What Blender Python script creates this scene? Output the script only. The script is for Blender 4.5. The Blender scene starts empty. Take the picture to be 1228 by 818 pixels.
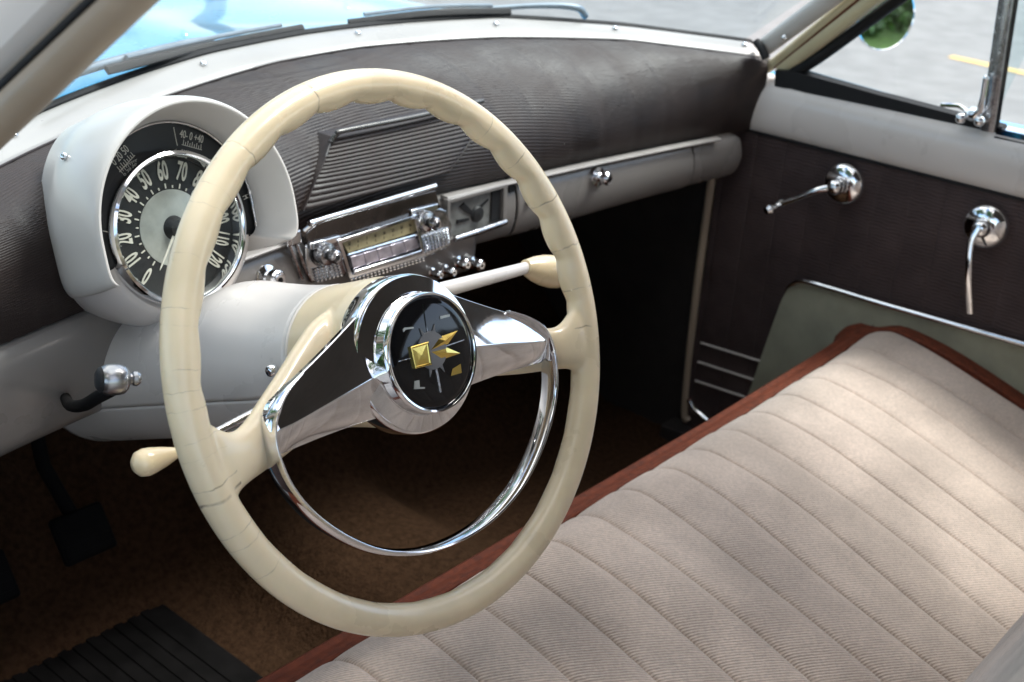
import bpy, math, random
import numpy as np
from mathutils import Vector, Matrix
random.seed(4); rng = np.random.default_rng(4)
C = bpy.context.scene.collection
SC = bpy.context.scene
sin, cos, pi, rad = math.sin, math.cos, math.pi, math.radians
A = lambda *v: np.array(v, float)

# ------------------------------------------------------------------ camera
CAM = A(-1.02585595, -0.62805405, 0.41741098)
RT = A(0.65447937, -0.75313714, 0.06664239); UP = A(0.27015906, 0.31526863, 0.9097361); FW = A(0.7061663, 0.57739946, -0.40980364)
FPX, CX, CY = 1500.0, 614.0, 409.0
cam = bpy.data.cameras.new('camera'); camo = bpy.data.objects.new('camera', cam); C.objects.link(camo)
cam.sensor_width = 36; cam.lens = 36 * FPX / 1228
camo.matrix_world = Matrix(((RT[0], UP[0], -FW[0], CAM[0]), (RT[1], UP[1], -FW[1], CAM[1]), (RT[2], UP[2], -FW[2], CAM[2]), (0, 0, 0, 1)))
cam.clip_start = 0.02; cam.clip_end = 500
cam.dof.use_dof = True; cam.dof.focus_distance = 1.02; cam.dof.aperture_fstop = 9.0
SC.camera = camo
def ray(px, py): return FW + (px - CX) / FPX * RT - (py - CY) / FPX * UP
def P(px, py, ax, v):
    """measured point: where the sight line through a photo pixel meets the plane axis=v"""
    d = ray(px, py); return CAM + (v - CAM[ax]) / d[ax] * d
def PS(px, py, f):
    """sight line meets the surface f(point)=0"""
    d = ray(px, py); ts = np.linspace(.3, 5, 900); v = [f(CAM + t * d) for t in ts]
    for i in range(899):
        if v[i] < 0 <= v[i + 1]:
            a, b = ts[i], ts[i + 1]
            for _ in range(25):
                m = (a + b) / 2
                if f(CAM + m * d) < 0: a = m
                else: b = m
            return CAM + a * d
    raise RuntimeError('no hit %s %s' % (px, py))
class Frame:
    def __init__(s, O, tilt=0, roll=0, n=None):
        s.O = np.array(O, float)
        if n is None:
            s.n = A(0, -cos(tilt), sin(tilt)); ex = A(1, 0, 0); ey = A(0, sin(tilt), cos(tilt))
        else:
            s.n = np.array(n, float) / np.linalg.norm(n); ex = np.cross(A(0, 0, 1), s.n)
            ex = ex / np.linalg.norm(ex) if np.linalg.norm(ex) > 1e-6 else A(1, 0, 0); ey = np.cross(s.n, ex)
        s.ex = cos(roll) * ex + sin(roll) * ey; s.ey = -sin(roll) * ex + cos(roll) * ey
    def __call__(s, x, y, h=0.0): return s.O + x * s.ex + y * s.ey + h * s.n
    def inv(s, px, py, h=0.0):
        d = ray(px, py); o = s.O + h * s.n; t = ((o - CAM) @ s.n) / (d @ s.n); q = CAM + t * d - o
        return q @ s.ex, q @ s.ey

# ------------------------------------------------------------------ materials
def srgb(c): return tuple((x / 12.92 if x <= .04045 else ((x + .055) / 1.055) ** 2.4) for x in c)
class NT:
    def __init__(s, m):
        s.t = m.node_tree; s.b = s.t.nodes['Principled BSDF']
    def n(s, typ, **kw):
        nd = s.t.nodes.new(typ)
        for k, v in kw.items():
            if k.startswith('i_'):
                key = k[2:].replace('_', ' '); nd.inputs[int(key) if key.isdigit() else key].default_value = v
            else: setattr(nd, k, v)
        return nd
    def l(s, a, b): s.t.links.new(a, b)
    def math(s, op, a, b=None, c=None):
        nd = s.t.nodes.new('ShaderNodeMath'); nd.operation = op
        for i, x in enumerate((a, b, c)):
            if x is None: continue
            if hasattr(x, 'links'): s.l(x, nd.inputs[i])
            else: nd.inputs[i].default_value = x
        return nd.outputs[0]
def mat(name, col, rough=.5, metal=0, coat=0, sheen=0, var=.12, vscale=40, rvar=.08, bump=0, bscale=300, spec=.5, sss=0, fn=None):
    m = bpy.data.materials.new(name); m.use_nodes = True; t = NT(m); b = t.b
    b.inputs['Base Color'].default_value = (*col, 1); b.inputs['Roughness'].default_value = rough; b.inputs['Metallic'].default_value = metal
    b.inputs['Coat Weight'].default_value = coat; b.inputs['Coat Roughness'].default_value = .05 if 'enamel' in name or 'plastic' in name or 'blue' in name else .18
    b.inputs['Sheen Weight'].default_value = sheen; b.inputs['Specular IOR Level'].default_value = spec
    if sss: b.inputs['Subsurface Weight'].default_value = sss; b.inputs['Subsurface Radius'].default_value = (.01, .006, .003); b.inputs['Subsurface Scale'].default_value = 1
    tc = t.n('ShaderNodeTexCoord'); t.co = tc.outputs['Object']
    t.noise = t.n('ShaderNodeTexNoise', i_Scale=vscale, i_Detail=5.0); t.l(t.co, t.noise.inputs['Vector'])
    mr = t.n('ShaderNodeMapRange', interpolation_type='SMOOTHSTEP', i_1=.2, i_2=.8, i_3=1 - var * 1.4, i_4=1 + var * 1.4); t.l(t.noise.outputs['Fac'], mr.inputs[0])
    mx = t.n('ShaderNodeVectorMath', operation='SCALE'); mx.inputs[0].default_value = col; t.l(mr.outputs[0], mx.inputs['Scale'])
    t.l(mx.outputs[0], b.inputs['Base Color']); t.col = mx.outputs[0]
    rr = t.n('ShaderNodeMapRange', interpolation_type='SMOOTHSTEP', i_1=.15, i_2=.85, i_3=max(0, rough - rvar), i_4=rough + rvar); t.l(t.noise.outputs['Fac'], rr.inputs[0]); t.l(rr.outputs[0], b.inputs['Roughness'])
    if bump:
        n2 = t.n('ShaderNodeTexNoise', i_Scale=bscale, i_Detail=4.0); t.l(t.co, n2.inputs['Vector'])
        bp = t.n('ShaderNodeBump', i_Strength=1.0, i_Distance=bump); t.l(n2.outputs['Fac'], bp.inputs['Height']); t.l(bp.outputs[0], b.inputs['Normal']); t.bp = bp
    if fn: fn(t)
    return m
def wave_bump(t, vec, scale, dist, strength=1.0, noise=0.0, direction='X', src=None):
    mp = t.n('ShaderNodeMapping'); mp.inputs['Rotation'].default_value = vec; t.l(src or t.co, mp.inputs[0])
    w = t.n('ShaderNodeTexWave', wave_type='BANDS', bands_direction=direction, i_Scale=scale, i_Distortion=noise); t.l(mp.outputs[0], w.inputs['Vector'])
    bp = t.n('ShaderNodeBump', i_Strength=strength, i_Distance=dist); t.l(w.outputs['Fac'], bp.inputs['Height'])
    cur = t.b.inputs['Normal']
    if cur.is_linked: t.l(cur.links[0].from_socket, bp.inputs['Normal'])
    t.l(bp.outputs[0], cur); return w

def cream_fn(t):
    at = t.n('ShaderNodeAttribute', attribute_name='ang'); a = at.outputs['Fac']
    n3 = t.n('ShaderNodeTexNoise', i_Scale=60.0, i_Detail=3.0); t.l(t.co, n3.inputs['Vector'])
    off = t.math('MULTIPLY', t.math('SUBTRACT', n3.outputs['Fac'], .5), .035)
    av = t.math('ADD', a, off); tot = None
    n4 = t.n('ShaderNodeTexNoise', i_Scale=70.0, i_Detail=2.0); t.l(t.co, n4.inputs['Vector'])
    for c, w, k in CRACKS:
        d = t.math('ABSOLUTE', t.math('SUBTRACT', av, rad(c)))
        f = t.math('MULTIPLY', t.math('SUBTRACT', 1.0, t.math('MINIMUM', t.math('DIVIDE', d, w), 1.0)), k)
        tot = f if tot is None else t.math('MAXIMUM', tot, f)
    mk = t.n('ShaderNodeMapRange', i_1=.35, i_2=.6); t.l(n4.outputs['Fac'], mk.inputs[0])
    tot = t.math('MULTIPLY', tot, mk.outputs[0])
    mx = t.n('ShaderNodeMix', data_type='RGBA'); mx.inputs[7].default_value = (.10, .075, .06, 1)
    t.l(tot, mx.inputs[0]); t.l(t.col, mx.inputs[6]); t.l(mx.outputs[2], t.b.inputs['Base Color'])
    bp = t.n('ShaderNodeBump', i_Strength=.5, i_Distance=-.0008); t.l(tot, bp.inputs['Height']); t.l(bp.outputs[0], t.b.inputs['Normal'])
CRACKS = [(105, .006, .8), (126, .005, .5), (196, .007, .9), (193, .004, .6), (203, .003, .4), (206, .003, .35), (160, .003, .35), (163, .003, .3), (150, .003, .3), (171, .003, .35), (175, .002, .3), (178, .003, .3), (140, .003, .3), (136, .002, .3), (184, .003, .35),
          (307, .006, .8), (53, .004, .5), (41, .004, .5), (27, .005, .55), (14, .005, .6), (3, .005, .6), (-7, .006, .6), (213, .003, .3), (187, .002, .3), (300, .003, .2)]
M = {}
M['cream'] = mat('aged_cream_plastic', (.77, .65, .45), .32, coat=.35, var=.09, vscale=14, rvar=.12, sss=.15, fn=cream_fn)
M['cream2'] = mat('cream_knob_plastic', (.78, .64, .41), .25, coat=.6, var=.05, sss=.15)
M['chrome'] = mat('polished_chrome', (.82, .83, .85), .05, metal=1, var=.04, rvar=.035, vscale=60)
M['chrome_dull'] = mat('worn_chrome', (.50, .50, .51), .2, metal=1, var=.15, rvar=.12, vscale=90, bump=.0002)
M['hood_paint'] = mat('off_white_hood_paint', (.60, .575, .545), .33, coat=.2, var=.03, vscale=9)
M['fascia_light'] = mat('taupe_ledge_paint', (.34, .315, .295), .4, coat=.1, var=.05)
M['gunmetal'] = mat('dark_satin_metal', (.12, .115, .11), .3, metal=.8, var=.1)
M['clock_card'] = mat('faded_clock_card', (.17, .17, .16), .4, var=.2, vscale=80)
M['steel'] = mat('dull_blue_steel', (.22, .27, .31), .45, metal=.6, var=.1)
M['chrome_satin'] = mat('satin_chrome', (.36, .36, .37), .3, metal=1, var=.1, rvar=.06)
M['gold'] = mat('gold_metal', (.83, .62, .17), .2, metal=1, var=.08)
M['black_gloss'] = mat('black_enamel', (.005, .005, .006), .06, coat=.1, spec=.35, var=.2, rvar=.02)
M['dial_black'] = mat('dial_black', (.008, .008, .009), .45, var=.2)
M['brown_gloss'] = mat('brown_enamel', (.035, .026, .022), .15, coat=.6, var=.2)
M['grey_ink'] = mat('grey_ink', (.13, .13, .135), .4)
M['paint'] = mat('warm_grey_paint', (.68, .635, .60), .28, coat=.35, var=.03, vscale=8)
M['fascia'] = mat('shaded_fascia_paint', (.205, .188, .175), .3, coat=.35, var=.03, vscale=8)  # the grey dash paint darkened: shade on the lower panel is in this colour
M['paint_white'] = mat('pale_grey_paint', (.37, .355, .335), .33, coat=.25, var=.04, vscale=9)
M['paint_column'] = mat('column_paint', (.72, .69, .66), .3, coat=.35, var=.03, vscale=12)
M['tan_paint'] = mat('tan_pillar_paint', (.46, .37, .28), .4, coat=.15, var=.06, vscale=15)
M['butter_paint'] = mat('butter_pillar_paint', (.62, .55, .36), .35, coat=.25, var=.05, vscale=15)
M['blue_paint'] = mat('blue_car_paint', (.05, .36, .64), .25, metal=.1, coat=.8, var=.05, vscale=4, rvar=.05)
M['rubber'] = mat('black_rubber', (.012, .012, .013), .65, var=.2, spec=.3)
M['mat_rubber'] = mat('dusty_mat_rubber', (.006, .0055, .0055), .8, var=.4, vscale=25, spec=.08)
M['black'] = mat('black_crackle', (.012, .012, .012), .5, var=.3)
M['pad'] = mat('brown_ribbed_vinyl', (.027, .0185, .0165), .44, var=.22, vscale=16, rvar=.1, bump=.0002, bscale=700, spec=.32)
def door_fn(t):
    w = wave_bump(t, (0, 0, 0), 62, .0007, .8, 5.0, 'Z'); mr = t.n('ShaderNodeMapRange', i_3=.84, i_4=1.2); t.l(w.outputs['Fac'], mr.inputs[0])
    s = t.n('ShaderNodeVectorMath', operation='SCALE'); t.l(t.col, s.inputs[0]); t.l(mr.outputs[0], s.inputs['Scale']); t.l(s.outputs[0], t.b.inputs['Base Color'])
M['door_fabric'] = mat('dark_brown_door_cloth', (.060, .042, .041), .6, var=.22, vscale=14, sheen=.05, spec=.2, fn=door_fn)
def pocket_fn(t): wave_bump(t, (0, 0, 0), 140, .0004, .6, 1, 'Z')
M['olive'] = mat('olive_pocket_cloth', (.34, .34, .25), .7, var=.12, vscale=20, sheen=.2, bump=.0003, bscale=900, fn=pocket_fn)
def seat_fn(t):
    w = wave_bump(t, (0, 0, rad(28)), 105, .0007, .8, 1.2, 'Y')
    n = t.n('ShaderNodeTexNoise', i_Scale=7.0, i_Detail=6.0); t.l(t.co, n.inputs['Vector'])
    mr = t.n('ShaderNodeMapRange', i_1=.38, i_2=.62, i_3=.80, i_4=1.14); t.l(n.outputs['Fac'], mr.inputs[0])
    m2 = t.n('ShaderNodeMapRange', i_1=0.0, i_2=1.0, i_3=.88, i_4=1.05); t.l(w.outputs['Fac'], m2.inputs[0])
    s = t.n('ShaderNodeVectorMath', operation='SCALE'); t.l(t.col, s.inputs[0]); t.l(t.math('MULTIPLY', mr.outputs[0], m2.outputs[0]), s.inputs['Scale']); t.l(s.outputs[0], t.b.inputs['Base Color'])
M['seat'] = mat('beige_corded_velvet', (.585, .475, .405), .85, var=.10, vscale=260, sheen=.45, bump=.0005, bscale=1400, spec=.2, fn=seat_fn)
M['rust'] = mat('rust_brown_velour', (.125, .032, .016), .75, var=.25, vscale=120, sheen=.0, bump=.0004, bscale=900, spec=.2)
M['carpet'] = mat('brown_loop_carpet', (.042, .0225, .0125), .97, var=.25, vscale=120, sheen=.0, bump=.003, bscale=230, spec=.03)
M['dark'] = mat('dark_brown_trim', (.022, .018, .017), .75, var=.3, vscale=30, bump=.0005, bscale=200)
M['headliner'] = mat('headliner_cloth', (.10, .085, .075), .9, var=.1)
M['silver_dial'] = mat('silver_dial_paint', (.42, .43, .40), .35, metal=.5, var=.15, vscale=50)
M['ivory_ink'] = mat('ivory_ink', (.62, .59, .52), .5, var=.05)
M['yellow_dial'] = mat('yellowed_dial_card', (.42, .36, .20), .45, var=.15, vscale=120)
M['lav'] = mat('pearl_pushbuttons', (.55, .50, .56), .15, metal=.6, var=.3, vscale=60)
M['asphalt'] = mat('asphalt', (.20, .20, .20), .85, var=.14, vscale=6, bump=.004, bscale=120)
M['yellow_line'] = mat('yellow_road_paint', (.75, .50, .16), .8, var=.1)
M['seat_back'] = M['seat']
M['leaf'] = mat('leaf_green', (.07, .17, .035), .5, var=.5, vscale=3)
M['bark'] = mat('bark', (.10, .07, .05), .9, var=.3, bump=.01, bscale=30)
M['grass'] = mat('grass_green', (.08, .16, .035), .9, var=.4, vscale=20, bump=.02, bscale=60)
M['mirror'] = mat('mirror_silver', (.9, .93, .9), .01, metal=1, var=.0, rvar=0)
def glass_mat(name, tint, refl=1.0):
    m = bpy.data.materials.new(name); m.use_nodes = True; t = m.node_tree; t.nodes.clear()
    o = t.nodes.new('ShaderNodeOutputMaterial'); mx = t.nodes.new('ShaderNodeMixShader'); tr = t.nodes.new('ShaderNodeBsdfTransparent'); gl = t.nodes.new('ShaderNodeBsdfGlossy'); fr = t.nodes.new('ShaderNodeFresnel')
    tr.inputs[0].default_value = (*tint, 1); gl.inputs['Roughness'].default_value = .02; fr.inputs[0].default_value = 1.45
    ge = t.nodes.new('ShaderNodeNewGeometry'); im = t.nodes.new('ShaderNodeMapRange'); im.inputs[3].default_value = 1.45; im.inputs[4].default_value = 1 / 1.45; t.links.new(ge.outputs['Backfacing'], im.inputs[0]); t.links.new(im.outputs[0], fr.inputs[0])
    ns = t.nodes.new('ShaderNodeTexNoise'); ns.inputs['Scale'].default_value = 14; mr = t.nodes.new('ShaderNodeMapRange'); mr.inputs[3].default_value = .015; mr.inputs[4].default_value = .03
    t.links.new(ns.outputs['Fac'], mr.inputs[0]); t.links.new(mr.outputs[0], gl.inputs['Roughness'])
    mu = t.nodes.new('ShaderNodeMath'); mu.operation = 'MULTIPLY'; mu.inputs[1].default_value = refl
    t.links.new(fr.outputs[0], mu.inputs[0]); t.links.new(mu.outputs[0], mx.inputs[0]); t.links.new(tr.outputs[0], mx.inputs[1]); t.links.new(gl.outputs[0], mx.inputs[2]); t.links.new(mx.outputs[0], o.inputs[0]); return m
M['glass'] = glass_mat('window_glass', (.90, .96, .97)); M['screen'] = glass_mat('windscreen_glass', (.78, .86, .89), .8); M['dial_glass'] = glass_mat('dial_glass', (.95, .97, .95), .22)

# ------------------------------------------------------------------ mesh tools
OFF = {}
def thing(name, label, cat, loc, group=None, kind=None):
    o = bpy.data.objects.new(name, None); C.objects.link(o); o.location = loc; o.empty_display_size = .05
    o['label'] = label; o['category'] = cat
    if group: o['group'] = group
    if kind: o['kind'] = kind
    OFF[o.name] = np.array(loc, float); return o
class MB:
    def __init__(s): s.v = []; s.f = []; s.k = 0
    def add(s, v, f):
        v = np.asarray(v, float).reshape(-1, 3); s.v.append(v); s.f += [tuple(i + s.k for i in q) for q in f]; s.k += len(v); return s
    def grid(s, V, cu=False, cv=False, flip=False):
        V = np.asarray(V, float); nu, nv = V.shape[:2]; f = []
        for i in range(nu if cu else nu - 1):
            for j in range(nv if cv else nv - 1):
                a = i * nv + j; b = ((i + 1) % nu) * nv + j; c = ((i + 1) % nu) * nv + (j + 1) % nv; d = i * nv + (j + 1) % nv
                f.append((a, d, c, b) if flip else (a, b, c, d))
        return s.add(V, f)
    def tube(s, pts, r, n=14, caps=True, sec=None, up=None):
        """sec: list of (a,b) section offsets scaled by r"""
        p = np.asarray(pts, float); m = len(p); r = np.full(m, r) if np.isscalar(r) else np.asarray(r, float)
        t = np.gradient(p, axis=0); t /= np.linalg.norm(t, axis=1)[:, None]
        u = np.array(up, float) if up is not None else (A(0, 0, 1) if abs(t[0][2]) < .9 else A(1, 0, 0)); rows = []
        for i in range(m):
            if up is not None: uu = np.array(up, float)
            else: uu = u
            uu = uu - (uu @ t[i]) * t[i]; uu /= np.linalg.norm(uu); u = uu; w = np.cross(t[i], uu)
            S = sec or [(cos(2 * pi * k / n), sin(2 * pi * k / n)) for k in range(n)]
            rows.append([p[i] + r[i] * (a * w + b * uu) for a, b in S])
        k0 = s.k; nn = len(rows[0]); s.grid(rows, cv=True)
        if caps: s.f.append(tuple(k0 + j for j in range(nn))[::-1]); s.f.append(tuple(k0 + (m - 1) * nn + j for j in range(nn)))
        return s
    def lathe(s, prof, F, n=48, cx=0, cy=0, a0=0, a1=2 * pi):
        full = abs(a1 - a0 - 2 * pi) < 1e-6; th = np.linspace(a0, a1, n + (0 if full else 1), endpoint=not full)
        return s.grid([[F(cx + r * cos(t), cy + r * sin(t), h) for r, h in prof] for t in th], cu=full, flip=True)
    def prism(s, out, F, h0, h1):
        n = len(out); v = [F(x, y, h0) for x, y in out] + [F(x, y, h1) for x, y in out]
        f = [tuple(range(n))[::-1], tuple(range(n, 2 * n))] + [(i, (i + 1) % n, n + (i + 1) % n, n + i) for i in range(n)]
        return s.add(v, f)
    def box(s, F, x0, x1, y0, y1, h0, h1): return s.prism([(x0, y0), (x1, y0), (x1, y1), (x0, y1)], F, h0, h1)
    def abox(s, a, b):
        a = np.minimum(a, b); b2 = np.maximum(a, b); F = Frame((0, 0, 0), n=(0, 0, 1)); F.ex = A(1, 0, 0); F.ey = A(0, 1, 0); F.n = A(0, 0, 1)
        return s.box(F, a[0], b2[0], a[1], b2[1], a[2], b2[2])
    def sphere(s, c, r, n=20):
        c = np.array(c, float); sc = np.array(r if not np.isscalar(r) else (r, r, r), float)
        return s.grid([[c + sc * A(sin(b) * cos(a), sin(b) * sin(a), cos(b)) for b in np.linspace(.001, pi - .001, n // 2 + 1)] for a in np.linspace(0, 2 * pi, n, endpoint=False)], cu=True, flip=True)
    def build(s, name, m, parent=None, smooth=True, bevel=0, sub=0, label=None, normals=True):
        v = np.concatenate(s.v); root = parent
        while root is not None and root.parent is not None: root = root.parent
        if root is not None: v = v - OFF[root.name]
        me = bpy.data.meshes.new(name); me.from_pydata(v.tolist(), [], s.f); me.validate(); me.update()
        import bmesh
        if normals:
            bm = bmesh.new(); bm.from_mesh(me); bmesh.ops.remove_doubles(bm, verts=bm.verts, dist=1e-6); bmesh.ops.recalc_face_normals(bm, faces=bm.faces); bm.to_mesh(me); bm.free()
        o = bpy.data.objects.new(name, me); C.objects.link(o)
        me.materials.append(M[m] if isinstance(m, str) else m); o.parent = parent
        if smooth:
            me.polygons.foreach_set('use_smooth', [True] * len(me.polygons)); 
            try: me.set_sharp_from_angle(angle=rad(38))
            except Exception: pass
        if bevel:
            b = o.modifiers.new('bevel', 'BEVEL'); b.width = bevel; b.segments = 3; b.limit_method = 'ANGLE'; b.angle_limit = rad(35); b.harden_normals = False
        if sub: ss = o.modifiers.new('sub', 'SUBSURF'); ss.levels = sub; ss.render_levels = sub
        if label: o['label'] = label
        return o
def tag(o, label, cat, group=None, kind=None):
    if label: o['label'] = label
    if cat: o['category'] = cat
    if group: o['group'] = group
    if kind: o['kind'] = kind
    return o
def spline(pts, n):
    p = np.asarray(pts, float); m = len(p); q = np.vstack([2 * p[0] - p[1], p, 2 * p[-1] - p[-2]]); out = []
    for t in np.linspace(0, m - 1 - 1e-9, n):
        i = int(t); u = t - i; a, b, c, d = q[i:i + 4]
        out.append(.5 * (2 * b + (c - a) * u + (2 * a - 5 * b + 4 * c - d) * u * u + (-a + 3 * b - 3 * c + d) * u ** 3))
    return np.array(out)
def bez(a, b, c, d, n):
    t = np.linspace(0, 1, n)[:, None]; return (1 - t) ** 3 * a + 3 * (1 - t) ** 2 * t * b + 3 * (1 - t) * t * t * c + t ** 3 * d
FONT_CACHE = {}
def text(mb, s, F, x, y, h, size, ang=0, sx=1, ext=.0004, bold=0, align='CENTER'):
    key = (s, bold, align)
    if key not in FONT_CACHE:
        cu = bpy.data.curves.new('writing', 'FONT'); cu.body = s; cu.size = 1; cu.align_x = align; cu.align_y = 'CENTER'; cu.offset = bold; cu.extrude = .01; cu.resolution_u = 3
        ob = bpy.data.objects.new('writing', cu); me = bpy.data.meshes.new_from_object(ob)
        FONT_CACHE[key] = ([tuple(v.co) for v in me.vertices], [tuple(p.vertices) for p in me.polygons]); bpy.data.objects.remove(ob); bpy.data.meshes.remove(me)
    vs, fs = FONT_CACHE[key]; ca, sa = cos(ang), sin(ang); out = []
    for a, b, c in vs:
        a, b = a * size * sx, b * size; out.append(F(x + a * ca - b * sa, y + a * sa + b * ca, h + c / .01 * ext))
    mb.add(out, fs); return mb
def screw(parent, p, n, r=.0045, name='screw'):
    F = Frame(p, n=n); m = MB(); m.lathe([(0.0001, .45 * r), (.5 * r, .42 * r), (.85 * r, .25 * r), (r, 0), (r, -r)], F, 16)
    o = m.build(name, 'chrome', parent)
    return o

# ================================================================== STEERING WHEEL
TILT = rad(22.532); WC = A(-.38, 0, 0)
W = Frame(WC, TILT); WR = Frame(WC, TILT, rad(-3.2))
wheel = thing('steering_wheel', 'large cream two-spoke steering wheel with chrome half horn ring in front of the driver', 'steering wheel', WC)
RM, TR = .2095, .0132
def make_rim():
    mb = MB(); rows = []
    for k in range(420):
        a = 2 * pi * k / 420; ad = math.degrees(a); row = []
        up = 1.0 / (1 + math.exp(-(sin(a) + .02) * 30)) * (1 if True else 0)
        bump = (abs(sin((a) * 15.5))) ** .8
        for j in range(28):
            b = 2 * pi * j / 28; w = max(0, cos(b - rad(205))) ** 1.2
            r = TR * 1.0 + (.0045 * (bump - .55) * w) * (up * .9 + .12)
            R = RM + r * cos(b) * .98; h = r * sin(b) * 1.02
            row.append(WR(R * cos(a), R * sin(a), h))
        rows.append(row)
    mb.grid(rows, cu=True, cv=True, flip=True)
    for s in (-1, 1):   # spokes
        st = [(.02, .006, -.044, .044, .013), (.06, .000, -.038, .040, .013), (.085, -.008, -.033, .034, .0125), (.110, -.018, -.026, .029, .012), (.135, -.027, -.018, .0245, .0115), (.155, -.0335, -.011, .0205, .011), (.170, -.0370, -.006, .0190, .0106), (.182, -.0378, -.0025, .0215, .0104), (.194, -.0378, 0, .030, .010), (.204, -.038, 0, .040, .008)]
        rows = []
        for x, y, h, w, tk in spline(st, 40):
            rows.append([WR(s * x - s * .0 + 0, y + w * np.sign(cos(b)) * abs(cos(b)) ** .9, h + tk * np.sign(sin(b)) * abs(sin(b)) ** .9) for b in np.linspace(0, 2 * pi, 32, endpoint=False)])
        k0 = mb.k; mb.grid(rows, cv=True, flip=(s > 0)); n = 32
        mb.f.append(tuple(k0 + j for j in range(n))); mb.f.append(tuple(k0 + 39 * n + j for j in range(n))[::-1])
    prof = [(.0002, -.012), (.050, -.012), (.0600, -.018), (.0615, -.030), (.0605, -.055), (.0600, -.078), (.0600, -.084), (.0585, -.088), (.0002, -.088)]
    mb.lathe(prof, WR, 96)
    v = np.concatenate(mb.v); me = bpy.data.meshes.new('rough'); me.from_pydata(v.tolist(), [], mb.f)
    import bmesh
    bm = bmesh.new(); bm.from_mesh(me); bmesh.ops.remove_doubles(bm, verts=bm.verts, dist=1e-6)
    bmesh.ops.recalc_face_normals(bm, faces=bm.faces); bm.to_mesh(me); bm.free()
    ob = bpy.data.objects.new('rough', me); C.objects.link(ob)
    r = ob.modifiers.new('r', 'REMESH'); r.mode = 'VOXEL'; r.voxel_size = .0017
    s = ob.modifiers.new('s', 'SMOOTH'); s.factor = .5; s.iterations = 10
    dg = bpy.context.evaluated_depsgraph_get(); dg.update(); ev = ob.evaluated_get(dg); m2 = bpy.data.meshes.new_from_object(ev)
    V = np.zeros(len(m2.vertices) * 3); m2.vertices.foreach_get('co', V); V = V.reshape(-1, 3)
    N = np.zeros(len(m2.vertices) * 3); m2.vertex_normals.foreach_get('vector', N); N = N.reshape(-1, 3)
    F = [tuple(p.vertices) for p in m2.polygons]; bpy.data.objects.remove(ob); bpy.data.meshes.remove(me)
    d = V - WC; X = d @ WR.ex; Y = d @ WR.ey; Rr = np.hypot(X, Y); Hh = d @ WR.n
    ang = np.arctan2(Y, X); ang = np.where(ang < -pi / 2 * .9, ang + 2 * pi, ang)
    fc = np.array([f[0] for f in F])
    def piece(name, sel, label=None):
        idx = [f for f, k in zip(F, sel) if k]; used = sorted({i for f in idx for i in f}); mp = {i: k for k, i in enumerate(used)}
        me = bpy.data.meshes.new(name); me.from_pydata((V[used] - WC).tolist(), [], [tuple(mp[i] for i in f) for f in idx])
        me.polygons.foreach_set('use_smooth', [True] * len(me.polygons)); me.update()
        at = me.attributes.new('ang', 'FLOAT', 'POINT'); at.data.foreach_set('value', (ang[used] if name == 'rim' else np.full(len(used), 10.)).astype(np.float32))
        me.normals_split_custom_set_from_vertices([tuple(n) for n in N[used]])
        o = bpy.data.objects.new(name, me); C.objects.link(o); o.parent = wheel; me.materials.append(M['cream']); return o
    rr = Rr[fc]; xx = X[fc]
    piece('rim', rr >= .19); piece('spoke', (rr < .19) & (rr >= .0605) & (xx < 0)); piece('spoke', (rr < .19) & (rr >= .0605) & (xx >= 0)); piece('hub', rr < .0605)
make_rim()
# chrome bowl, bezel, button
cy0 = -.003
cap = MB(); cap.lathe([(.0590, -.0205), (.0625, -.0190), (.0640, -.0150), (.0640, -.002), (.0634, .0030), (.0618, .0054), (.0500, .0082), (.0490, .0086), (.0482, .0080), (.0475, .009), (.030, .009)], W, 96, 0, cy0)
hubcap = cap.build('hub_cap', 'chrome', wheel)
bz = MB(); bz.lathe([(.0478, .008), (.0478, .0180), (.0474, .0215), (.0464, .0235), (.0450, .0232), (.0440, .0215), (.0438, .018)], W, 96, 0, cy0); bz.build('bezel', 'chrome', hubcap)
bt = MB(); bt.lathe([(.0442, .016), (.0442, .0205), (.0425, .0220), (.038, .0228), (.020, .0232), (.0001, .0233)], W, 72, 0, cy0)
button = bt.build('horn_button', 'black_gloss', wheel)
HE = .0234
def hp(a, b): return W.inv(420 + a / 4.09, 320 + b / 4.09, HE + .001)
def poly(pts): return [hp(*q) for q in pts]
g = MB(); sq = poly([(293, 393), (380, 367), (397, 480), (317, 500)]); c_ = (sum(q[0] for q in sq) / 4, sum(q[1] for q in sq) / 4); ins = lambda k: [(c_[0] + (q[0] - c_[0]) * k, c_[1] + (q[1] - c_[1]) * k) for q in sq]
g.grid([[W(*q, h) for q in ins(k)] for k, h in ((1.0, HE - .001), (1.0, HE + .0018), (.93, HE + .0022), (.86, HE + .0020), (.80, HE + .0013), (.4, HE + .0016), (.01, HE + .0017))], cv=True); em = g.build('emblem_square', 'gold', button, smooth=False)
for tri in (((386, 415), (424, 350), (530, 312), (482, 378)), ((388, 417), (470, 393), (543, 424), (438, 460))):
    p_ = poly(tri); md = ((p_[0][0] + p_[2][0]) / 2, (p_[0][1] + p_[2][1]) / 2); g = MB()
    g.add([W(*p_[0], HE + .001), W(*p_[1], HE + .0004), W(*p_[2], HE + .0004), W(*p_[3], HE + .0004), W(*md, HE + .0026)] + [W(*q, HE - .001) for q in p_], [(0, 1, 4), (1, 2, 4), (2, 3, 4), (3, 0, 4), (0, 5, 6, 1), (1, 6, 7, 2), (2, 7, 8, 3), (3, 8, 5, 0)]); g.build('emblem_arrow', 'gold', button, smooth=False)
g = MB(); cx_, cy_ = hp(405, 410); g.lathe([(.0001, HE + .0012), (.0148, HE + .0010), (.0152, HE - .001)], W, 40, cx_, cy_)
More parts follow.
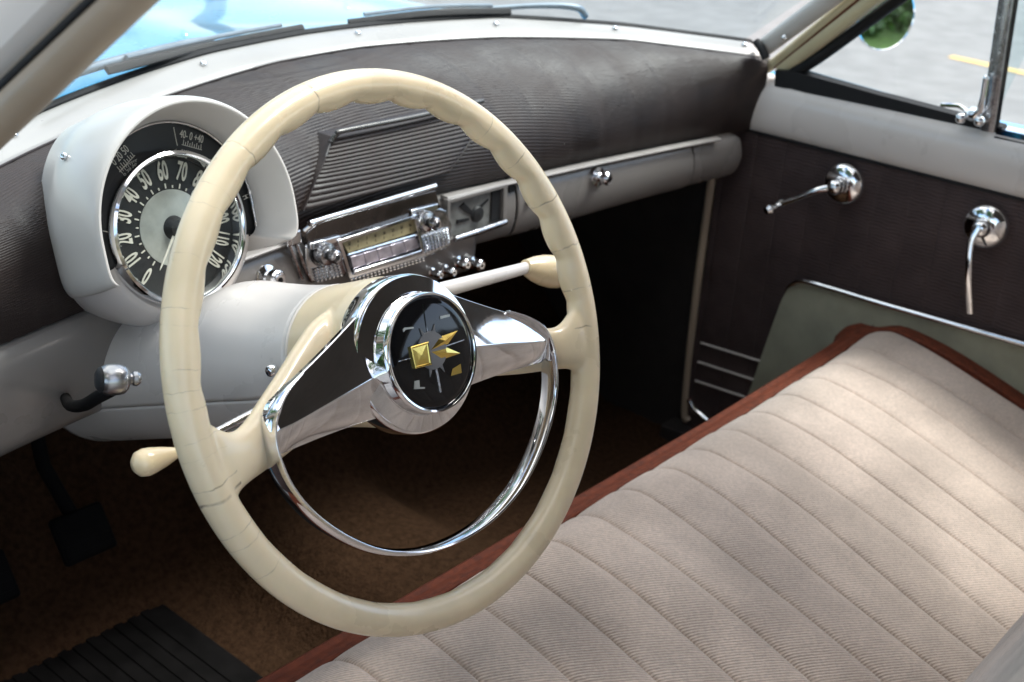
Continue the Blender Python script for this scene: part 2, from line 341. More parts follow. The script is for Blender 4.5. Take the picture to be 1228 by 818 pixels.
for k in range(8):
    a = k * pi / 4 + .35; L = .021
    g.prism([(cx_ + .013 * cos(a - .16), cy_ + .013 * sin(a - .16)), (cx_ + L * cos(a), cy_ + L * sin(a)), (cx_ + .013 * cos(a + .16), cy_ + .013 * sin(a + .16))], W, HE - .002, HE + .0007)
g.build('compass_star', 'grey_ink', button)
g = MB()
for q in (((362, 180), (371, 260), (402, 400), (393, 400)), ((402, 400), (412, 398), (452, 612), (444, 618)), ((240, 462), (300, 446), (300, 450), (240, 466)), ((455, 392), (562, 356), (563, 360), (456, 397))): g.prism(poly(q), W, HE - .003, HE + .0002)
g.build('compass_needle', 'chrome_dull', button)
for q in (((505, 500), (545, 475), (550, 520), (497, 535)), ((320, 560), (342, 556), (345, 590), (370, 590), (370, 598), (318, 600)), ((445, 242), (490, 232), (492, 243), (446, 256)), ((262, 308), (270, 298), (315, 294), (315, 302), (275, 308), (266, 320))): g = MB(); g.prism(poly(q), W, HE - .004, HE + .0003); g.build('corner_mark', 'gold' if q[0][0] == 505 else 'silver_dial', button)
# chrome spoke covers
for s in (-1, 1):
    st = [(.040, .042, -.009, .010, -.043), (.070, .027, -.0135, .0115, -.042), (.100, .013, -.0185, .0115, -.042), (.128, .001, -.0235, .011, -.043), (.143, -.006, -.0255, .0095, -.0435), (.149, -.014, -.0265, .007, -.041)]
    rows = []
    for x, yt, yr, hr, yb in spline(st, 26):
        lo = -.008 + .004 * (x / .149)
        rows.append([WR(s * x, yt, lo), WR(s * x, yt, lo + .006), WR(s * x, yr + .002, hr), WR(s * x, yr - .0005, hr), WR(s * x, yb, lo + .005), WR(s * x, yb, lo)])
    m = MB(); k0 = m.k; m.grid(rows, cv=True); m.f += [tuple(range(6)), tuple(25 * 6 + j for j in range(6))[::-1]]
    m.build('spoke_cover', 'chrome', wheel, bevel=.0008)
half = [(.112, .0085), (.130, -.0005), (.1425, -.0105), (.1495, -.022), (.1520, -.040), (.1465, -.066), (.132, -.092), (.108, -.1175), (.078, -.1385), (.040, -.1525), (0, -.157)]
path = spline([(x, y) for x, y in half] + [(-x, y) for x, y in half[-2::-1]], 150)
sec = [(-.28, -1), (.28, -1), (.42, -.3), (.40, .5), (.18, .95), (-.05, 1.0), (-.34, .5), (-.42, -.3)]
hm = MB(); hm.tube([WR(x, y,    .0025) for x, y in path], [.0030 + .0060 * min(1, min(i, 149 - i) / 16) for i in range(150)], up=WR.n, sec=[(a_ * .78, b_) for a_, b_ in sec]); hm.build('horn_ring', 'chrome', wheel, bevel=.0006)

# ================================================================== COLUMN, LEVERS
col = thing('steering_column', 'smooth pale grey steering column housing running from the wheel hub to the dashboard', 'steering column', W(0, 0, -.3))
def colsurf(a0, a1, hs, n, extra=0.0):
    rows = []
    for h in hs:
        r = .0600 + .004 * min(1, max(0, (-h - .088) / .06)) + .006 * max(0, (-h - .2) / .3)
        row = []
        for a in np.linspace(a0, a1, n):
            hump = .010 * math.exp(-((h + .205) / .045) ** 2) * max(0, sin(a)) ** 2 if h > -.30 else 0
            hump += .008 * max(0, min(1, (-h - .17) / .05)) * max(0, cos(a + .6)) ** 2
            row.append(W((r + hump + extra) * cos(a), (r + hump + extra) * sin(a), h))
        rows.append(row)
    return rows
hs = np.linspace(-.088, -.50, 74); SEAM = rad(197)
m = MB(); m.grid(colsurf(SEAM - 2 * pi + pi + .012, SEAM - .012, hs, 60)); up_sh = m.build('upper_shroud', 'paint_column', col)
so = up_sh.modifiers.new('t', 'SOLIDIFY'); so.thickness = .003; so.offset = -1
m = MB(); m.grid(colsurf(SEAM + .006, SEAM + pi - .006, hs, 60)); lo_sh = m.build('lower_shroud', 'paint_column', col)
so = lo_sh.modifiers.new('t', 'SOLIDIFY'); so.thickness = .003; so.offset = -1
m = MB(); m.lathe([(.0575, -.086), (.0575, -.52), (.03, -.52)], W, 48); m.build('inner_tube', 'black', col)
m = MB(); m.lathe([(.0585, -.0850), (.0605, -.0865), (.0605, -.0885), (.0585, -.090)], W, 64); m.build('collar', 'paint_column', col)
sa = rad(190); hsx = -.185
q = PS(323, 445, lambda p: -(np.hypot((p - WC) @ W.ex, (p - WC) @ W.ey) - .0665))
dq = q - WC; nq = dq - (dq @ W.n) * W.n; screw(col, q, nq, .0050)
# gear lever
A0, A1, A2 = W(.02, .03, -.10), W(*W.inv(632, 321, -.10), -.10), W(*W.inv(681, 329, -.10), -.10)
gl = thing('gear_lever', 'pale grey gear lever with bulbous cream knob behind the right side of the wheel', 'gear lever', A0)
m = MB(); m.tube(np.linspace(A0, A1, 12), np.linspace(.0088, .0060, 12), 18); m.build('lever_rod', 'paint_column', gl)
d = A2 - A1; L = np.linalg.norm(d); d /= L; Fk = Frame(A1, n=d)
m = MB(); m.lathe([(.0001, -.003), (.0078, -.003), (.0092, .001), (.0125, .010), (.0155, .022), (.0168, .034), (.0160, .045), (.0125, .054), (.006, .0585), (.0001, .0592)], Fk, 40); m.build('lever_knob', 'cream2', gl)
B0, B1, B2 = W(-.02, -.005, -.07), W(*W.inv(212, 543, -.08), -.08), W(*W.inv(163, 558, -.08), -.08)
tl = thing('turn_signal_lever', 'thin chrome turn signal stalk with a cream teardrop knob left of the wheel', 'turn signal lever', B0)
m = MB(); m.tube(np.linspace(B0, B1, 12), np.linspace(.0042, .0030, 12), 14); m.build('stalk', 'chrome_dull', tl)
d = (B2 - B1); L = np.linalg.norm(d); Fk = Frame(B1, n=d)
k = L / .044
m = MB(); m.lathe([(.0001, -.004 * k), (.0034, -.004 * k), (.0046, .002 * k), (.0075, .014 * k), (.0098, .027 * k), (.0104, .034 * k), (.0092, .041 * k), (.0055, .0455 * k), (.0001, .047 * k)], Fk, 36); m.build('stalk_knob', 'cream2', tl)

# ================================================================== DASHBOARD
def gtop(x): return .60 - .27 * (abs(x) / .68) ** 2.2
def zt(x): return float(np.interp(x, [-.75, -.453, -.29, -.158, -.027, .109, .335, .516, .692, .75], [.036, .044, .052, .063, .075, .080, .080, .074, .053, .047]))
def gb(x): return .40 - .07 * (abs(x) / .66) ** 2
def zgl(x): return float(np.interp(x, [-.75, -.352, -.256, -.093, .061, .217, .371, .548, .715], [.035, .062, .070, .085, .093, .097, .099, .087, .068]))
def zs(x): return float(np.interp(x, [-.7, -.54, -.16, .06, .243, .425, .635, .7], [-.072, -.070, -.058, -.060, -.062, -.061, -.058, -.058]))
dash = thing('dashboard', 'full width dashboard with dark brown ribbed vinyl pad above a warm grey metal fascia', 'dashboard', (0, .40, -.1))
def padprof(x, n):
    T = A(gtop(x), zt(x) - .001); B = A(gb(x), zs(x)); dy = T[0] - B[0]
    return bez(T, T + A(-.50 * dy - .025, .006), B + A(-.022, .075), B, n)
xs = np.linspace(-.70, .685, 190); NP = 720; rows = []
for x in xs:
    p = padprof(x, NP); t = np.gradient(p, axis=0); t /= np.linalg.norm(t, axis=1)[:, None]; nrm = np.stack([t[:, 1], -t[:, 0]], 1)  # outward (towards driver/up)
    arc = np.concatenate([[0], np.cumsum(np.linalg.norm(np.diff(p, axis=0), axis=1))])
    rib = .0010 * np.abs(np.cos(arc * pi / .0045)) ** .7
    q = (x % .062) / .062; qd = min(q, 1 - q) * .062; quilt = -.0011 * math.exp(-(qd / .004) ** 2)
    if nrm[:, 1].mean() < 0: nrm = -nrm
    p = p + nrm * (rib + quilt)[:, None]; rows.append(np.stack([np.full(NP, x), p[:, 0], p[:, 1]], 1))
m = MB(); m.grid(rows); m.build('dash_pad', 'pad', dash, normals=False)
m = MB(); m.tube([(x, gtop(x) + .000, zt(x) + .0005) for x in xs[::3]], .0014, 8); m.build('pad_welt', 'pad', dash)
# metal fascia
def lip(x): return -.178 if x < .118 else (-.146 + .016 * max(0, (x - .3) / .36))
def fascia(x0, x1, n, round_end=False):
    rows = []
    for x in np.linspace(x0, x1, n):
        e = 0
        if round_end: u = max(0, (x - (x1 - .022)) / .022); e = .022 * (1 - math.sqrt(max(0, 1 - u * u)))
        y = gb(x) - .012; z0 = zs(x) - .004; z1 = lip(x); k = e * .6
        rows.append([(x, y + .03 + e, z0 + .002 - k * .3), (x, y + .004 + e, z0 - k), (x, y - .001 + e, z0 - .006 - k), (x, y - .005 + e, z0 - .02 - k), (x, y - .007 + e, (z0 + z1) / 2), (x, y - .004 + e, z1 + .020 + k), (x, y + .001 + e, z1 + .009 + k), (x, y + .010 + e, z1 + .002 + k), (x, y + .022 + e, z1 + k), (x, y + .06 + e * .2, z1 + .002 + k)])
    m = MB(); m.grid(rows, flip=True); return m
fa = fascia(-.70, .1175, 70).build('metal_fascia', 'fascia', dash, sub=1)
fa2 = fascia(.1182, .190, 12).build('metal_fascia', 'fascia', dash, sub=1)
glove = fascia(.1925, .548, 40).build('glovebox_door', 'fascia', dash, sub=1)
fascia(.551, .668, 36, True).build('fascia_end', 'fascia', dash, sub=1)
for o in (fa, fa2, glove): 
    s_ = o.modifiers.new('t', 'SOLIDIFY'); s_.thickness = .0015
for xa, xb in ((-.30, -.178), (.060, .60)): m = MB(); m.tube([(x, gb(x) - .014, zs(x) - .001) for x in np.linspace(xa, xb, 40)], 1, sec=[(-.006, -.0022), (.006, -.0022), (.0075, .0003), (.006, .0020), (-.004, .0024), (-.006, .0014)], up=(0, 0, 1)); m.build('fascia_ledge', 'fascia_light', dash)
m = MB(); m.box(Frame((0, .5, 0)), -.70, .68, -.13, -.06, -.05, .07); m.build('dash_backing', 'black', dash)
def knob(parent, px, y0, r, ln, name='knob', base=1.3, tilt=.15, matn='chrome', py=None):
    p = P(px[0], px[1], 1, y0); F = Frame(p, tilt); m = MB()
    m.lathe([(.0001, ln), (.55 * r, ln), (.62 * r, ln * .93), (.80 * r, ln * .95), (r, ln * .86), (r, ln * .55), (.7 * r, ln * .5), (.62 * r, ln * .2), (base * r, ln * .12), (base * r, -.004)], F, 32)
    k = MB(); k.lathe([(.0001, ln * 1.03), (.3 * r, ln * 1.02), (.34 * r, ln * .98)], F, 20)
    o = m.build(name, matn, parent); k.build('knob_insert', 'black_gloss', o); return o
def yf(px, py): return PS(px, py, lambda p: p[1] - (gb(p[0]) - .018))[1]
knob(dash, (318, 332), yf(318, 332), .0105, .026, 'light_switch')
q = PS(272, 352, lambda p: p[1] - (gb(p[0]) - .0185)); m = MB(); m.lathe([(.0001, .0005), (.0072, .0005), (.0072, -.003)], Frame(q, .05), 24); m.build('switch_hole', 'black', dash)
m = MB(); m.lathe([(.0072, 0), (.0072, .002), (.0088, .002), (.0092, 0), (.0092, -.002)], Frame(q, .05), 24); m.build('hole_rim', 'chrome_dull', dash)
for px, r in (((533, 323), .0060), ((549, 314), .0075), ((566, 315), .0075), ((517, 326), .0055)): knob(dash, px, yf(*px), r, .018, 'heater_knob', 1.1, .05)
lock = knob(glove, (716, 212), yf(716, 212), .0095, .022, 'lock_knob', 1.45, .1)
q = PS(634, 240, lambda p: p[1] - (gb(p[0]) - .0185)); m = MB(); m.lathe([(.0001, .006), (.004, .006), (.006, .003), (.007, 0), (.007, -.003)], Frame(q, .05), 20); m.build('badge_stud', 'chrome', glove)
# trim strips left of radio
m = MB()
for a, b in (((346, 290), (362, 334)), ((352, 283), (368, 328))):
    p0 = PS(*a, lambda p: p[1] - (gb(p[0]) - .021)); p1 = PS(*b, lambda p: p[1] - (gb(p[0]) - .021)); m.tube([p0, (p0 + p1) / 2, p1], .0028, 8)
m.build('trim_bead', 'chrome_dull', dash)
q = PS(350, 285, lambda p: p[1] - (gb(p[0]) - .022)); m = MB(); m.box(Frame(q, .1), -.010, .010, -.008, .008, -.004, .005); m.build('trim_bracket', 'chrome_dull', dash, bevel=.002)
# small clock / blanking window right of the radio
yc = gb(.11) - .020; FC = Frame((.112, yc, -.088), .04)
m = MB()
for x0, x1, y0, y1 in ((-.052, .052, .022, .027), (-.052, .054, -.029, -.0245), (-.056, -.0515, -.029, .027), (.049, .056, -.026, .027)): m.box(FC, x0, x1, y0, y1, -.004, .005)
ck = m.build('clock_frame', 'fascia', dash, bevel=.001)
m = MB(); m.box(FC, -.0512, .0485, -.0243, .0218, -.006, -.001); m.build('clock_face', 'clock_card', ck)
m = MB(); m.lathe([(.0001, .004), (.009, .003), (.011, 0), (.012, -.002)], FC, 28, .004, -.004); m.build('clock_hub', 'black', ck)
m = MB(); m.prism([(-.030, .012), (-.022, .016), (-.004, .000), (-.006, -.004)], FC, -.0008, .001); m.prism([(.004, .000), (.024, .010), (.024, .012), (.003, .004)], FC, -.0008, .001); m.prism([(-.034, -.004), (-.012, -.006), (-.012, -.009), (-.034, -.009)], FC, -.0008, .001); m.box(FC, .030, .047, -.02, .02, -.0008, .0012); m.build('clock_hand', 'rubber', ck)
m = MB(); m.tube([FC(-.046, -.0245, .008), FC(0, -.0235, .009), FC(.050, -.0225, .008)], .0042, 12); m.build('clock_bar', 'chrome_dull', ck)
m = MB(); m.box(FC, .064, .074, .012, .024, 0, .0012); m.build('catch', 'rubber', dash)

# speaker grille
sp_top = [(397, 163), (404, 156), (578, 119)]
def spk(px, py, off=0): return PS(px, py, lambda p: p[1] - (.392 + .55 * max(-.04, min(.07, p[2] + .03)) - off))
Lc = spline([spk(398, 164, .012), spk(390, 190, .012), spk(379, 215, .010), spk(364, 252, .004)], 60)
Rc = spline([spk(577, 124, .012), spk(572, 150, .012), spk(556, 180, .010), spk(537, 206, .004)], 60)
rows = []
for i in range(240):
    t = i / 239; j = t * 59; a = Lc[int(j)] * (1 - j % 1) + Lc[min(59, int(j) + 1)] * (j % 1); b = Rc[int(j)] * (1 - j % 1) + Rc[min(59, int(j) + 1)] * (j % 1)
    rib = .0016 * abs(sin(t * pi * 15)) ** .8; row = []
    for u in np.linspace(0, 1, 40): row.append(a * (1 - u) + b * u + A(0, -rib - .004 * (u * (1 - u) * 4) ** .3, 0))
    row = [row[0] + A(0, .05, .0)] + row + [row[-1] + A(0, .05, 0)]; rows.append(row)
rows = [[p + A(0, .05, 0) for p in rows[0]]] + rows + [[p + A(0, .05, 0) for p in rows[-1]]]
m = MB(); m.grid(rows); spo = m.build('speaker_grille', 'pad', dash, normals=False)
m = MB(); pth = spline([Lc[18] + A(-.001, -.001, 0), Lc[5] + A(-.001, -.002, 0), Lc[0] + A(.002, -.006, .004), Lc[0] + A(.014, -.008, .007), (Lc[0] + Rc[0]) / 2 + A(0, -.011, .006), Rc[0] + A(-.004, -.006, .005)], 50)
m.tube(pth, [.0012 if i < 10 else .0030 for i in range(50)], 12); m.build('grille_trim', 'gunmetal', spo)
m = MB(); m.tube([a + A(-.0005, -.001, 0) for a in Lc[12:]], .0008, 8); m.build('grille_piping', 'pad', spo)
m = MB(); m.tube([a + A(.0005, -.001, 0) for a in Rc[4:]], .0012, 8); m.build('grille_piping', 'pad', spo)

# garnish moulding under the windscreen, with screws
body = thing('car_body', 'blue bodied vintage car shell with pale grey windscreen moulding and cream pillars', 'car', (0, .6, -.95))
rows = []
for x in np.linspace(-.715, .70, 120):
    y0, z0, y1, z1 = gtop(x) + .002, zt(x) - .004, gtop(x) + .05, zgl(x)
    rows.append([(x, y0 + .001, z0 - .004), (x, y0, z0 + .002), (x, y0 + .002, z0 + .0065), (x, y0 + .012, z0 + .010 + .1 * (z1 - z0)), (x, (y0 + y1) / 2, (z0 + z1) / 2 + .007), (x, y1 - .006, z1 + .002), (x, y1, z1), (x, y1 + .002, z1 - .006)])
m = MB(); m.grid(rows); mold = m.build('windscreen_moulding', 'paint_white', body, sub=1)
for px in ((18, 171), (245, 90), (430, 51), (595, 36), (738, 39), (893, 57)):
    q = PS(px[0], px[1], lambda p: p[1] - (gtop(p[0]) + .026)); q = A(q[0], q[1], (zt(q[0]) + zgl(q[0])) / 2 + .0075)
    screw(mold, q, (0, -.55, .83), .0042)
rows = []
for x in np.linspace(-.73, .71, 90):
    y1, z1 = gtop(x) + .052, zgl(x); rows.append([(x, y1 - .003, z1 - .008), (x, y1 - .002, z1 + .002), (x, y1 + .004, z1 + .0055), (x, y1 + .014, z1 + .001), (x, y1 + .017, z1 - .012)])
m = MB(); m.grid(rows); m.build('windscreen_seal', 'rubber', body)
# glass
def yglass(x, z): return gtop(x) + .056 - (z - zgl(x)) * 1.25
rows = []
for z in np.linspace(0, .42, 14):
    rows.append([(x * (1 - .22 * z), yglass(x, zgl(x) + z), zgl(x) + z) for x in np.linspace(-.72, .70, 50)])
m = MB(); m.grid(rows); m.build('windscreen_glass', 'screen', body)
# cowl, bonnet and wings
def ycow(x): return gtop(x) + .066
def zh(x, y):
    s = min(1, abs(x) / .93); return .045 - .10 * s ** 3 + .012 * math.exp(-(x / .10) ** 2) - .02 * max(0, y - .8) ** 1.5 + .012 * math.exp(-((abs(x) - .60) / .07) ** 2) + .012
rows = []
for x in np.linspace(-.95, .95, 96):
    r = []
    for v in np.linspace(0, 1, 40):
        y = ycow(x) + v * (2.35 - .5 * (x / .95) ** 2 - ycow(x)); z = zh(x, y)
        z = z * min(1, v * 8 + .0) + (zgl(x) - .012) * max(0, 1 - v * 8) if abs(x) < .74 else z
        r.append((x, y, z))
    rows.append(r)
m = MB(); m.grid(rows); m.build('bonnet', 'blue_paint', body)
for s in (-1, 1):
    rows = []; m = MB()
    for y in np.linspace(.42, 1.85, 30):
        zz = zh(.95 * s, y); rows.append([(s * .95, y, zz), (s * .968, y, zz - .02), (s * .975, y, zz - .08), (s * .97, y, zz - .35), (s * .93, y, -.75)])
    m.grid(rows); m.build('front_wing', 'blue_paint', body)
m = MB(); m.grid([[(x, 2.35 - .5 * (x / .95) ** 2, zh(x, 2.35 - .5 * (x / .95) ** 2) - dz) for dz in (0, .05, .3, .65)] for x in np.linspace(-.95, .95, 30)]); m.build('front_panel', 'blue_paint', body)
# pillars
def strip(mb, pts, w0, w1, th, up): mb.tube(pts, 1, sec=[(-w0, -th), (w1, -th), (w1, th * .4), (w1 * .6, th), (-w0 * .6, th), (-w0, th * .4)], up=up)
# passenger side pillar, traced where it stands
def RP(px, py, x): return P(px, py, 0, x)
def rline(a, b, xa, xb, ext=2.6):
    p, q = P(*a, 0, xa), P(*b, 0, xb); return [p + (p - q) * .25, p, q, p + (q - p) * ext]
def blend(p4, n=30): p4 = np.array(p4); return np.array([p4[0] + (p4[-1] - p4[0]) * t for t in np.linspace(0, 1, n)])
def pline(a, b, xa, xb, e0=.1, e1=3.0):
    p, q = P(*a, 0, xa), P(*b, 0, xb); return np.array([p + (q - p) * t for t in np.linspace(-e0, e1, 30)])
pr_m = pline((930, 47), (993, 0), .675, .645, .22); m = MB(); m.tube(pr_m, 1, sec=[(.0140 * cos(a), .008 * sin(a)) for a in np.linspace(0, 2 * pi, 16, endpoint=False)], up=(-.8, -.5, .1)); m.build('pillar_moulding', 'hood_paint', body)
pr = pline((1005.5, 30), (1044.5, 0), .673, .655, 1.9, 6); m = MB(); m.tube(pr, .0125, 18); m.build('pillar_garnish', 'butter_paint', body)
pr2 = pline((984, 30), (1020.5, 0), .673, .655, 1.9, 6); m = MB(); m.tube(pr2, .0082, 14); m.build('garnish_lip', 'butter_paint', body)
pr3 = pline((992, 30), (1029, 0), .665, .647, 1.9, 6); m = MB(); m.tube(pr3, .0016, 8); m.build('pillar_seal', 'rust', body)
prs = pline((914, 51), (982, -1), .685, .655, .1); m = MB(); m.tube(prs, .004, 8); m.build('pillar_seal', 'rubber', body)
m = MB(); m.tube([P(907, 50, 0, .668), P(913, 58, 0, .664), P(919, 70, 0, .664)], .0065, 10); m.build('corner_clip', 'rubber', body)
q = P(934, 46, 0, .660); screw(mold, q + A(-.004, -.012, .004), (-.6, -.7, .3), .004)
# driver side pillar
def LL(a, b, x): p, q = P(*a, 0, x), P(*b, 0, x); d = (q - p) / (q[2] - p[2]); return np.array([p + d * (z - p[2]) for z in np.linspace(.0, .475, 34)])
axd = LL((0, 137), (138, 0), -.70); updir = np.cross(axd[-1] - axd[0], A(1, 0, 0)); updir /= np.linalg.norm(updir)
m = MB(); m.tube(axd, 1, sec=[(.0150 * cos(a), .0125 * sin(a)) for a in np.linspace(0, 2 * pi, 20, endpoint=False)], up=updir); m.build('pillar_garnish', 'tan_paint', body)
axs = LL((0, 103), (108, 0), -.715); m = MB(); m.tube(axs, .0022, 10, up=updir); m.build('pillar_seal', 'rubber', body)
ud = P(0, 0, 0, -.72) - P(60, 60, 0, -.72); ud /= np.linalg.norm(ud)
dl = (axs[-1] - axs[0]); dl /= np.linalg.norm(dl); ud = ud - (ud @ dl) * dl; ud /= np.linalg.norm(ud)
rows = []
for c in axs: rows.append([c + ud * .003 + A(.02, 0, 0), c + ud * .003, c + ud * .008 + A(-.008, 0, 0), c + ud * .022 + A(-.012, 0, 0), c + ud * .042 + A(-.009, 0, 0), c + ud * .054 + A(.0, 0, 0), c + ud * .056 + A(.025, 0, 0)])
m = MB(); m.grid(rows); m.build('pillar_skin', 'paint', body, sub=1)

# roof, floor, firewall, rear shell
rows = []
for x in np.linspace(-.66, .66, 26):
    rows.append([(x, y, .485 + .075 * (1 - (x / .66) ** 2) ** .6 * 1 - .05 * max(0, abs(y + .9) - .7) ** 2) for y in np.linspace(-.14, -2.1, 24)])
m = MB(); m.grid(rows); o = m.build('roof', 'headliner', body); o.modifiers.new('t', 'SOLIDIFY').thickness = .02
m = MB()
for s in (-1, 1):
    m.tube([(s * .50, -.06, .475), (s * .60, -.18, .478), (s * .68, -.36, .478), (s * .655, -1.0, .49), (s * .64, -1.7, .47), (s * .64, -2.2, .30)], .022, 12)
    m.tube([(s * .655, -.80, .49), (s * .70, -.80, .2), (s * .73, -.80, -.05)], .03, 12)
m.tube([(-.56, -.10, .465), (0, -.02, .50), (.56, -.10, .465)], .028, 12)
m.build('roof_rail', 'paint', body)
m = MB(); m.abox(A(-.74, -2.2, -.05), A(.74, -1.9, .02)); m.abox(A(-.74, -2.12, -.7), A(.74, -2.08, 0)); m.build('parcel_shelf', 'dark', body)
m = MB(); m.grid([[(-.80, y, z), (.80, y, z)] for y, z in ((-2.1, -.64), (.60, -.64), (.78, -.48), (.86, -.2), (.86, -.02), (.70, -.0))]); m.build('firewall', 'dark', body)
for s in (-1, 1):
    m = MB(); m.abox(A(s * .705, .382, -.66), A(s * .73, .90, .0)); m.build('kick_panel', 'dark', body)
    m = MB(); m.abox(A(s * .72, -2.1, -.66), A(s * .76, -.82, .02)); m.build('rear_side_panel', 'dark', body)
for s in (-1, 1): m = MB(); m.abox(A(s * .66, -.8, -.68), A(s * .78, .40, -.60)); m.build('door_sill', 'dark', body, bevel=.004)
# windlace post by the passenger door
m = MB(); p0, p1 = P(856, 200, 0, .695), P(822, 486, 0, .695); m.tube(spline([p0 + A(0, 0, .03), p0, (p0 + p1) / 2 + A(0, .004, 0), p1, p1 + A(0, -.012, -.025)], 24), .0075, 12); m.build('windlace', 'tan_paint', body)
m = MB(); q = P(832, 490, 0, .69); m.tube([q + A(0, .012, .015), q, q + A(0, -.03, -.012)], .006, 10); m.build('sill_plate_end', 'chrome', body)

# carpet
rows = []
for x in np.linspace(-.70, .70, 130):
    r = []
    for t in np.linspace(0, 1, 120):
        y = -.1 + t * .95; z = -.625; z += .09 * math.exp(-(x / .14) ** 4) * (0.6 + .4 * t)
        if y > .55: z += (y - .55) ** 1.1 * 1.25
        r.append((x, y, z + .0035 * (rng.random() - .5)))
    rows.append(r)
m = MB(); m.grid(rows); tag(m.build('carpet', 'carpet'), 'dark brown loop carpet covering the footwell floor under the steering wheel', 'carpet')
# rubber mat + pedals
mat_o = thing('floor_mat', 'black ribbed rubber heel mat on the driver side carpet', 'floor mat', (-.36, .50, -.61))
m = MB(); m.abox(A(-.68, .12, -.616), A(-.25, .60, -.610)); m.build('mat_sheet', 'mat_rubber', mat_o, bevel=.003)
m = MB()
for k in range(20): m.abox(A(-.665 + k * .02, .14, -.611), A(-.653 + k * .02, .585, -.6085))
m.build('mat_rib', 'mat_rubber', mat_o)
for i, (px, lab) in enumerate((((100, 640), 'black brake pedal with rubber pad nearest the column in the dark footwell'), ((-20, 700), 'black clutch pedal at the far left of the dark footwell'))):
    q = P(px[0], px[1], 1, .56); pd = thing('pedal', lab, 'pedal', q); F = Frame(q, rad(35))
    m = MB(); m.box(F, -.035, .035, -.03, .03, -.006, .004); pad_ = m.build('pedal_pad', 'mat_rubber', pd, bevel=.005)
    m = MB()
    for k in range(5): m.box(F, -.03, .03, -.024 + k * .011, -.019 + k * .011, .003, .0065)
    m.build('pad_rib', 'mat_rubber', pad_)
    m = MB(); m.tube([q + A(0, .005, 0), q + A(0, .08, .06), q + A(.01, .13, .18), q + A(.01, .12, .30)], .009, 10); m.build('pedal_arm', 'mat_rubber', pd)

# ================================================================== INSTRUMENT CLUSTER
G = Frame((-.385, .30, .025), rad(15))
cl = thing('instrument_cluster', 'round speedometer with arched black gauge panel under a pale grey hooded cowl', 'speedometer', G(0, 0, -.06))
def arch(r, h, leg=-.034, n=64, cyy=.002, wide=1.0):
    pts = [(-r * wide * .90, leg), (-r * wide * .965, leg * .90), (-r * wide * .995, leg * .7), (-r * wide, leg * .4), (-r * wide, cyy - .002)]
    for t in np.linspace(pi, 0, n): pts.append((r * wide * cos(t), cyy + r * sin(t) * 1.03))
    wide *= 1; pts += [(r * wide, cyy - .002), (r * wide, leg * .4), (r * wide * .985, leg * .7), (r * wide * .94, leg * .90), (r * wide * .86, leg)]
    return [G(x, y, h) for x, y in pts]
prof = [(.0885, -.004, -.030, 1), (.0890, .002, -.031, 1), (.0920, .012, -.033, 1), (.0975, .030, -.036, 1), (.1005, .0385, -.037, 1), (.1020, .0415, -.037, 1), (.1040, .0415, -.037, 1), (.1065, .0380, -.038, 1), (.1085, .028, -.041, 1), (.1095, .005, -.046, 1), (.1090, -.03, -.052, .985), (.1060, -.06, -.055, .90), (.100, -.09, -.055, .80), (.094, -.13, -.055, .68)]
rows = [arch(r, h, leg, wide=w_) for r, h, leg, w_ in prof]
# thickness cap at the feet: join inner and outer edges
rows = np.array(rows); m = MB(); m.grid(rows)
for e in (0, -1):
    ring = [rows[i][e] for i in range(len(prof))]; c0 = m.k; ctr = G(((-1) if e == 0 else 1) * .100, -.030, -.05)
    m.add(ring + [ctr], [(i, i + 1, len(ring)) for i in range(len(ring) - 1)])
hood = m.build('hood', 'hood_paint', cl, sub=1)
q = G(*G.inv(76, 186, -.02), -.02); screw(hood, PS(76, 187, lambda p: -(np.hypot((p - G.O) @ G.ex, (p - G.O) @ G.ey) - .1125)) , (-.8, -.2, .5), .0035)
m = MB(); m.lathe([(.068, -.010), (.076, -.004), (.082, -.008), (.089, -.018), (.0945, -.036), (.094, -.07), (.088, -.12)], G, 60, .001, -.006, rad(196), rad(344)); m.build('lower_cowl', 'paint', cl, sub=1)
m = MB(); out = [(-.0885, -.030)] + [(.0885 * cos(t), .002 + .0885 * 1.03 * sin(t)) for t in np.linspace(pi, 0, 50)] + [(.0885, -.030)]
m.prism(out, G, -.014, -.008); face = m.build('gauge_panel', 'dial_black', cl, smooth=False)
m = MB(); m.tube([G(x * .985, y * .985, -.0045) for x, y in out], .0016, 8); m.build('panel_trim', 'chrome_dull', face)
m = MB(); SC0 = (-.004, -.004)
m.lathe([(.0640, -.006), (.0645, .006), (.0655, .0100), (.0675, .0118), (.0700, .0105), (.0715, .006), (.0718, -.010)], G, 96, *SC0); m.build('bezel', 'chrome', cl)
m = MB(); m.lathe([(.0001, -.005), (.063, -.005), (.0648, -.002), (.0648, -.008)], G, 72, *SC0); dial = m.build('dial', 'dial_black', cl)
m = MB(); m.lathe([(.0001, -.0035), (.010, -.0036), (.034, -.0040), (.0352, -.0044), (.0352, -.0065)], G, 64, *SC0); m.build('dial_centre', 'silver_dial', dial)
m = MB(); m.lathe([(.0001, .004), (.007, .003), (.010, -.001), (.0115, -.0038)], G, 32, *SC0); m.build('needle_hub', 'rubber', dial)
m = MB()
for i, s in enumerate(['0', '10', '20', '30', '40', '50', '60', '70', '80', '90', '100', '110', '120']):
    a = rad(90 + 22.4 * (6 - i)); text(m, s, G, SC0[0] + .0520 * cos(a), SC0[1] + .0520 * sin(a), -.0044, .0240, a - pi / 2, .46 if len(s) < 3 else .40, .0004, .022)
m.build('numerals', 'ivory_ink', dial, smooth=False)
m = MB()
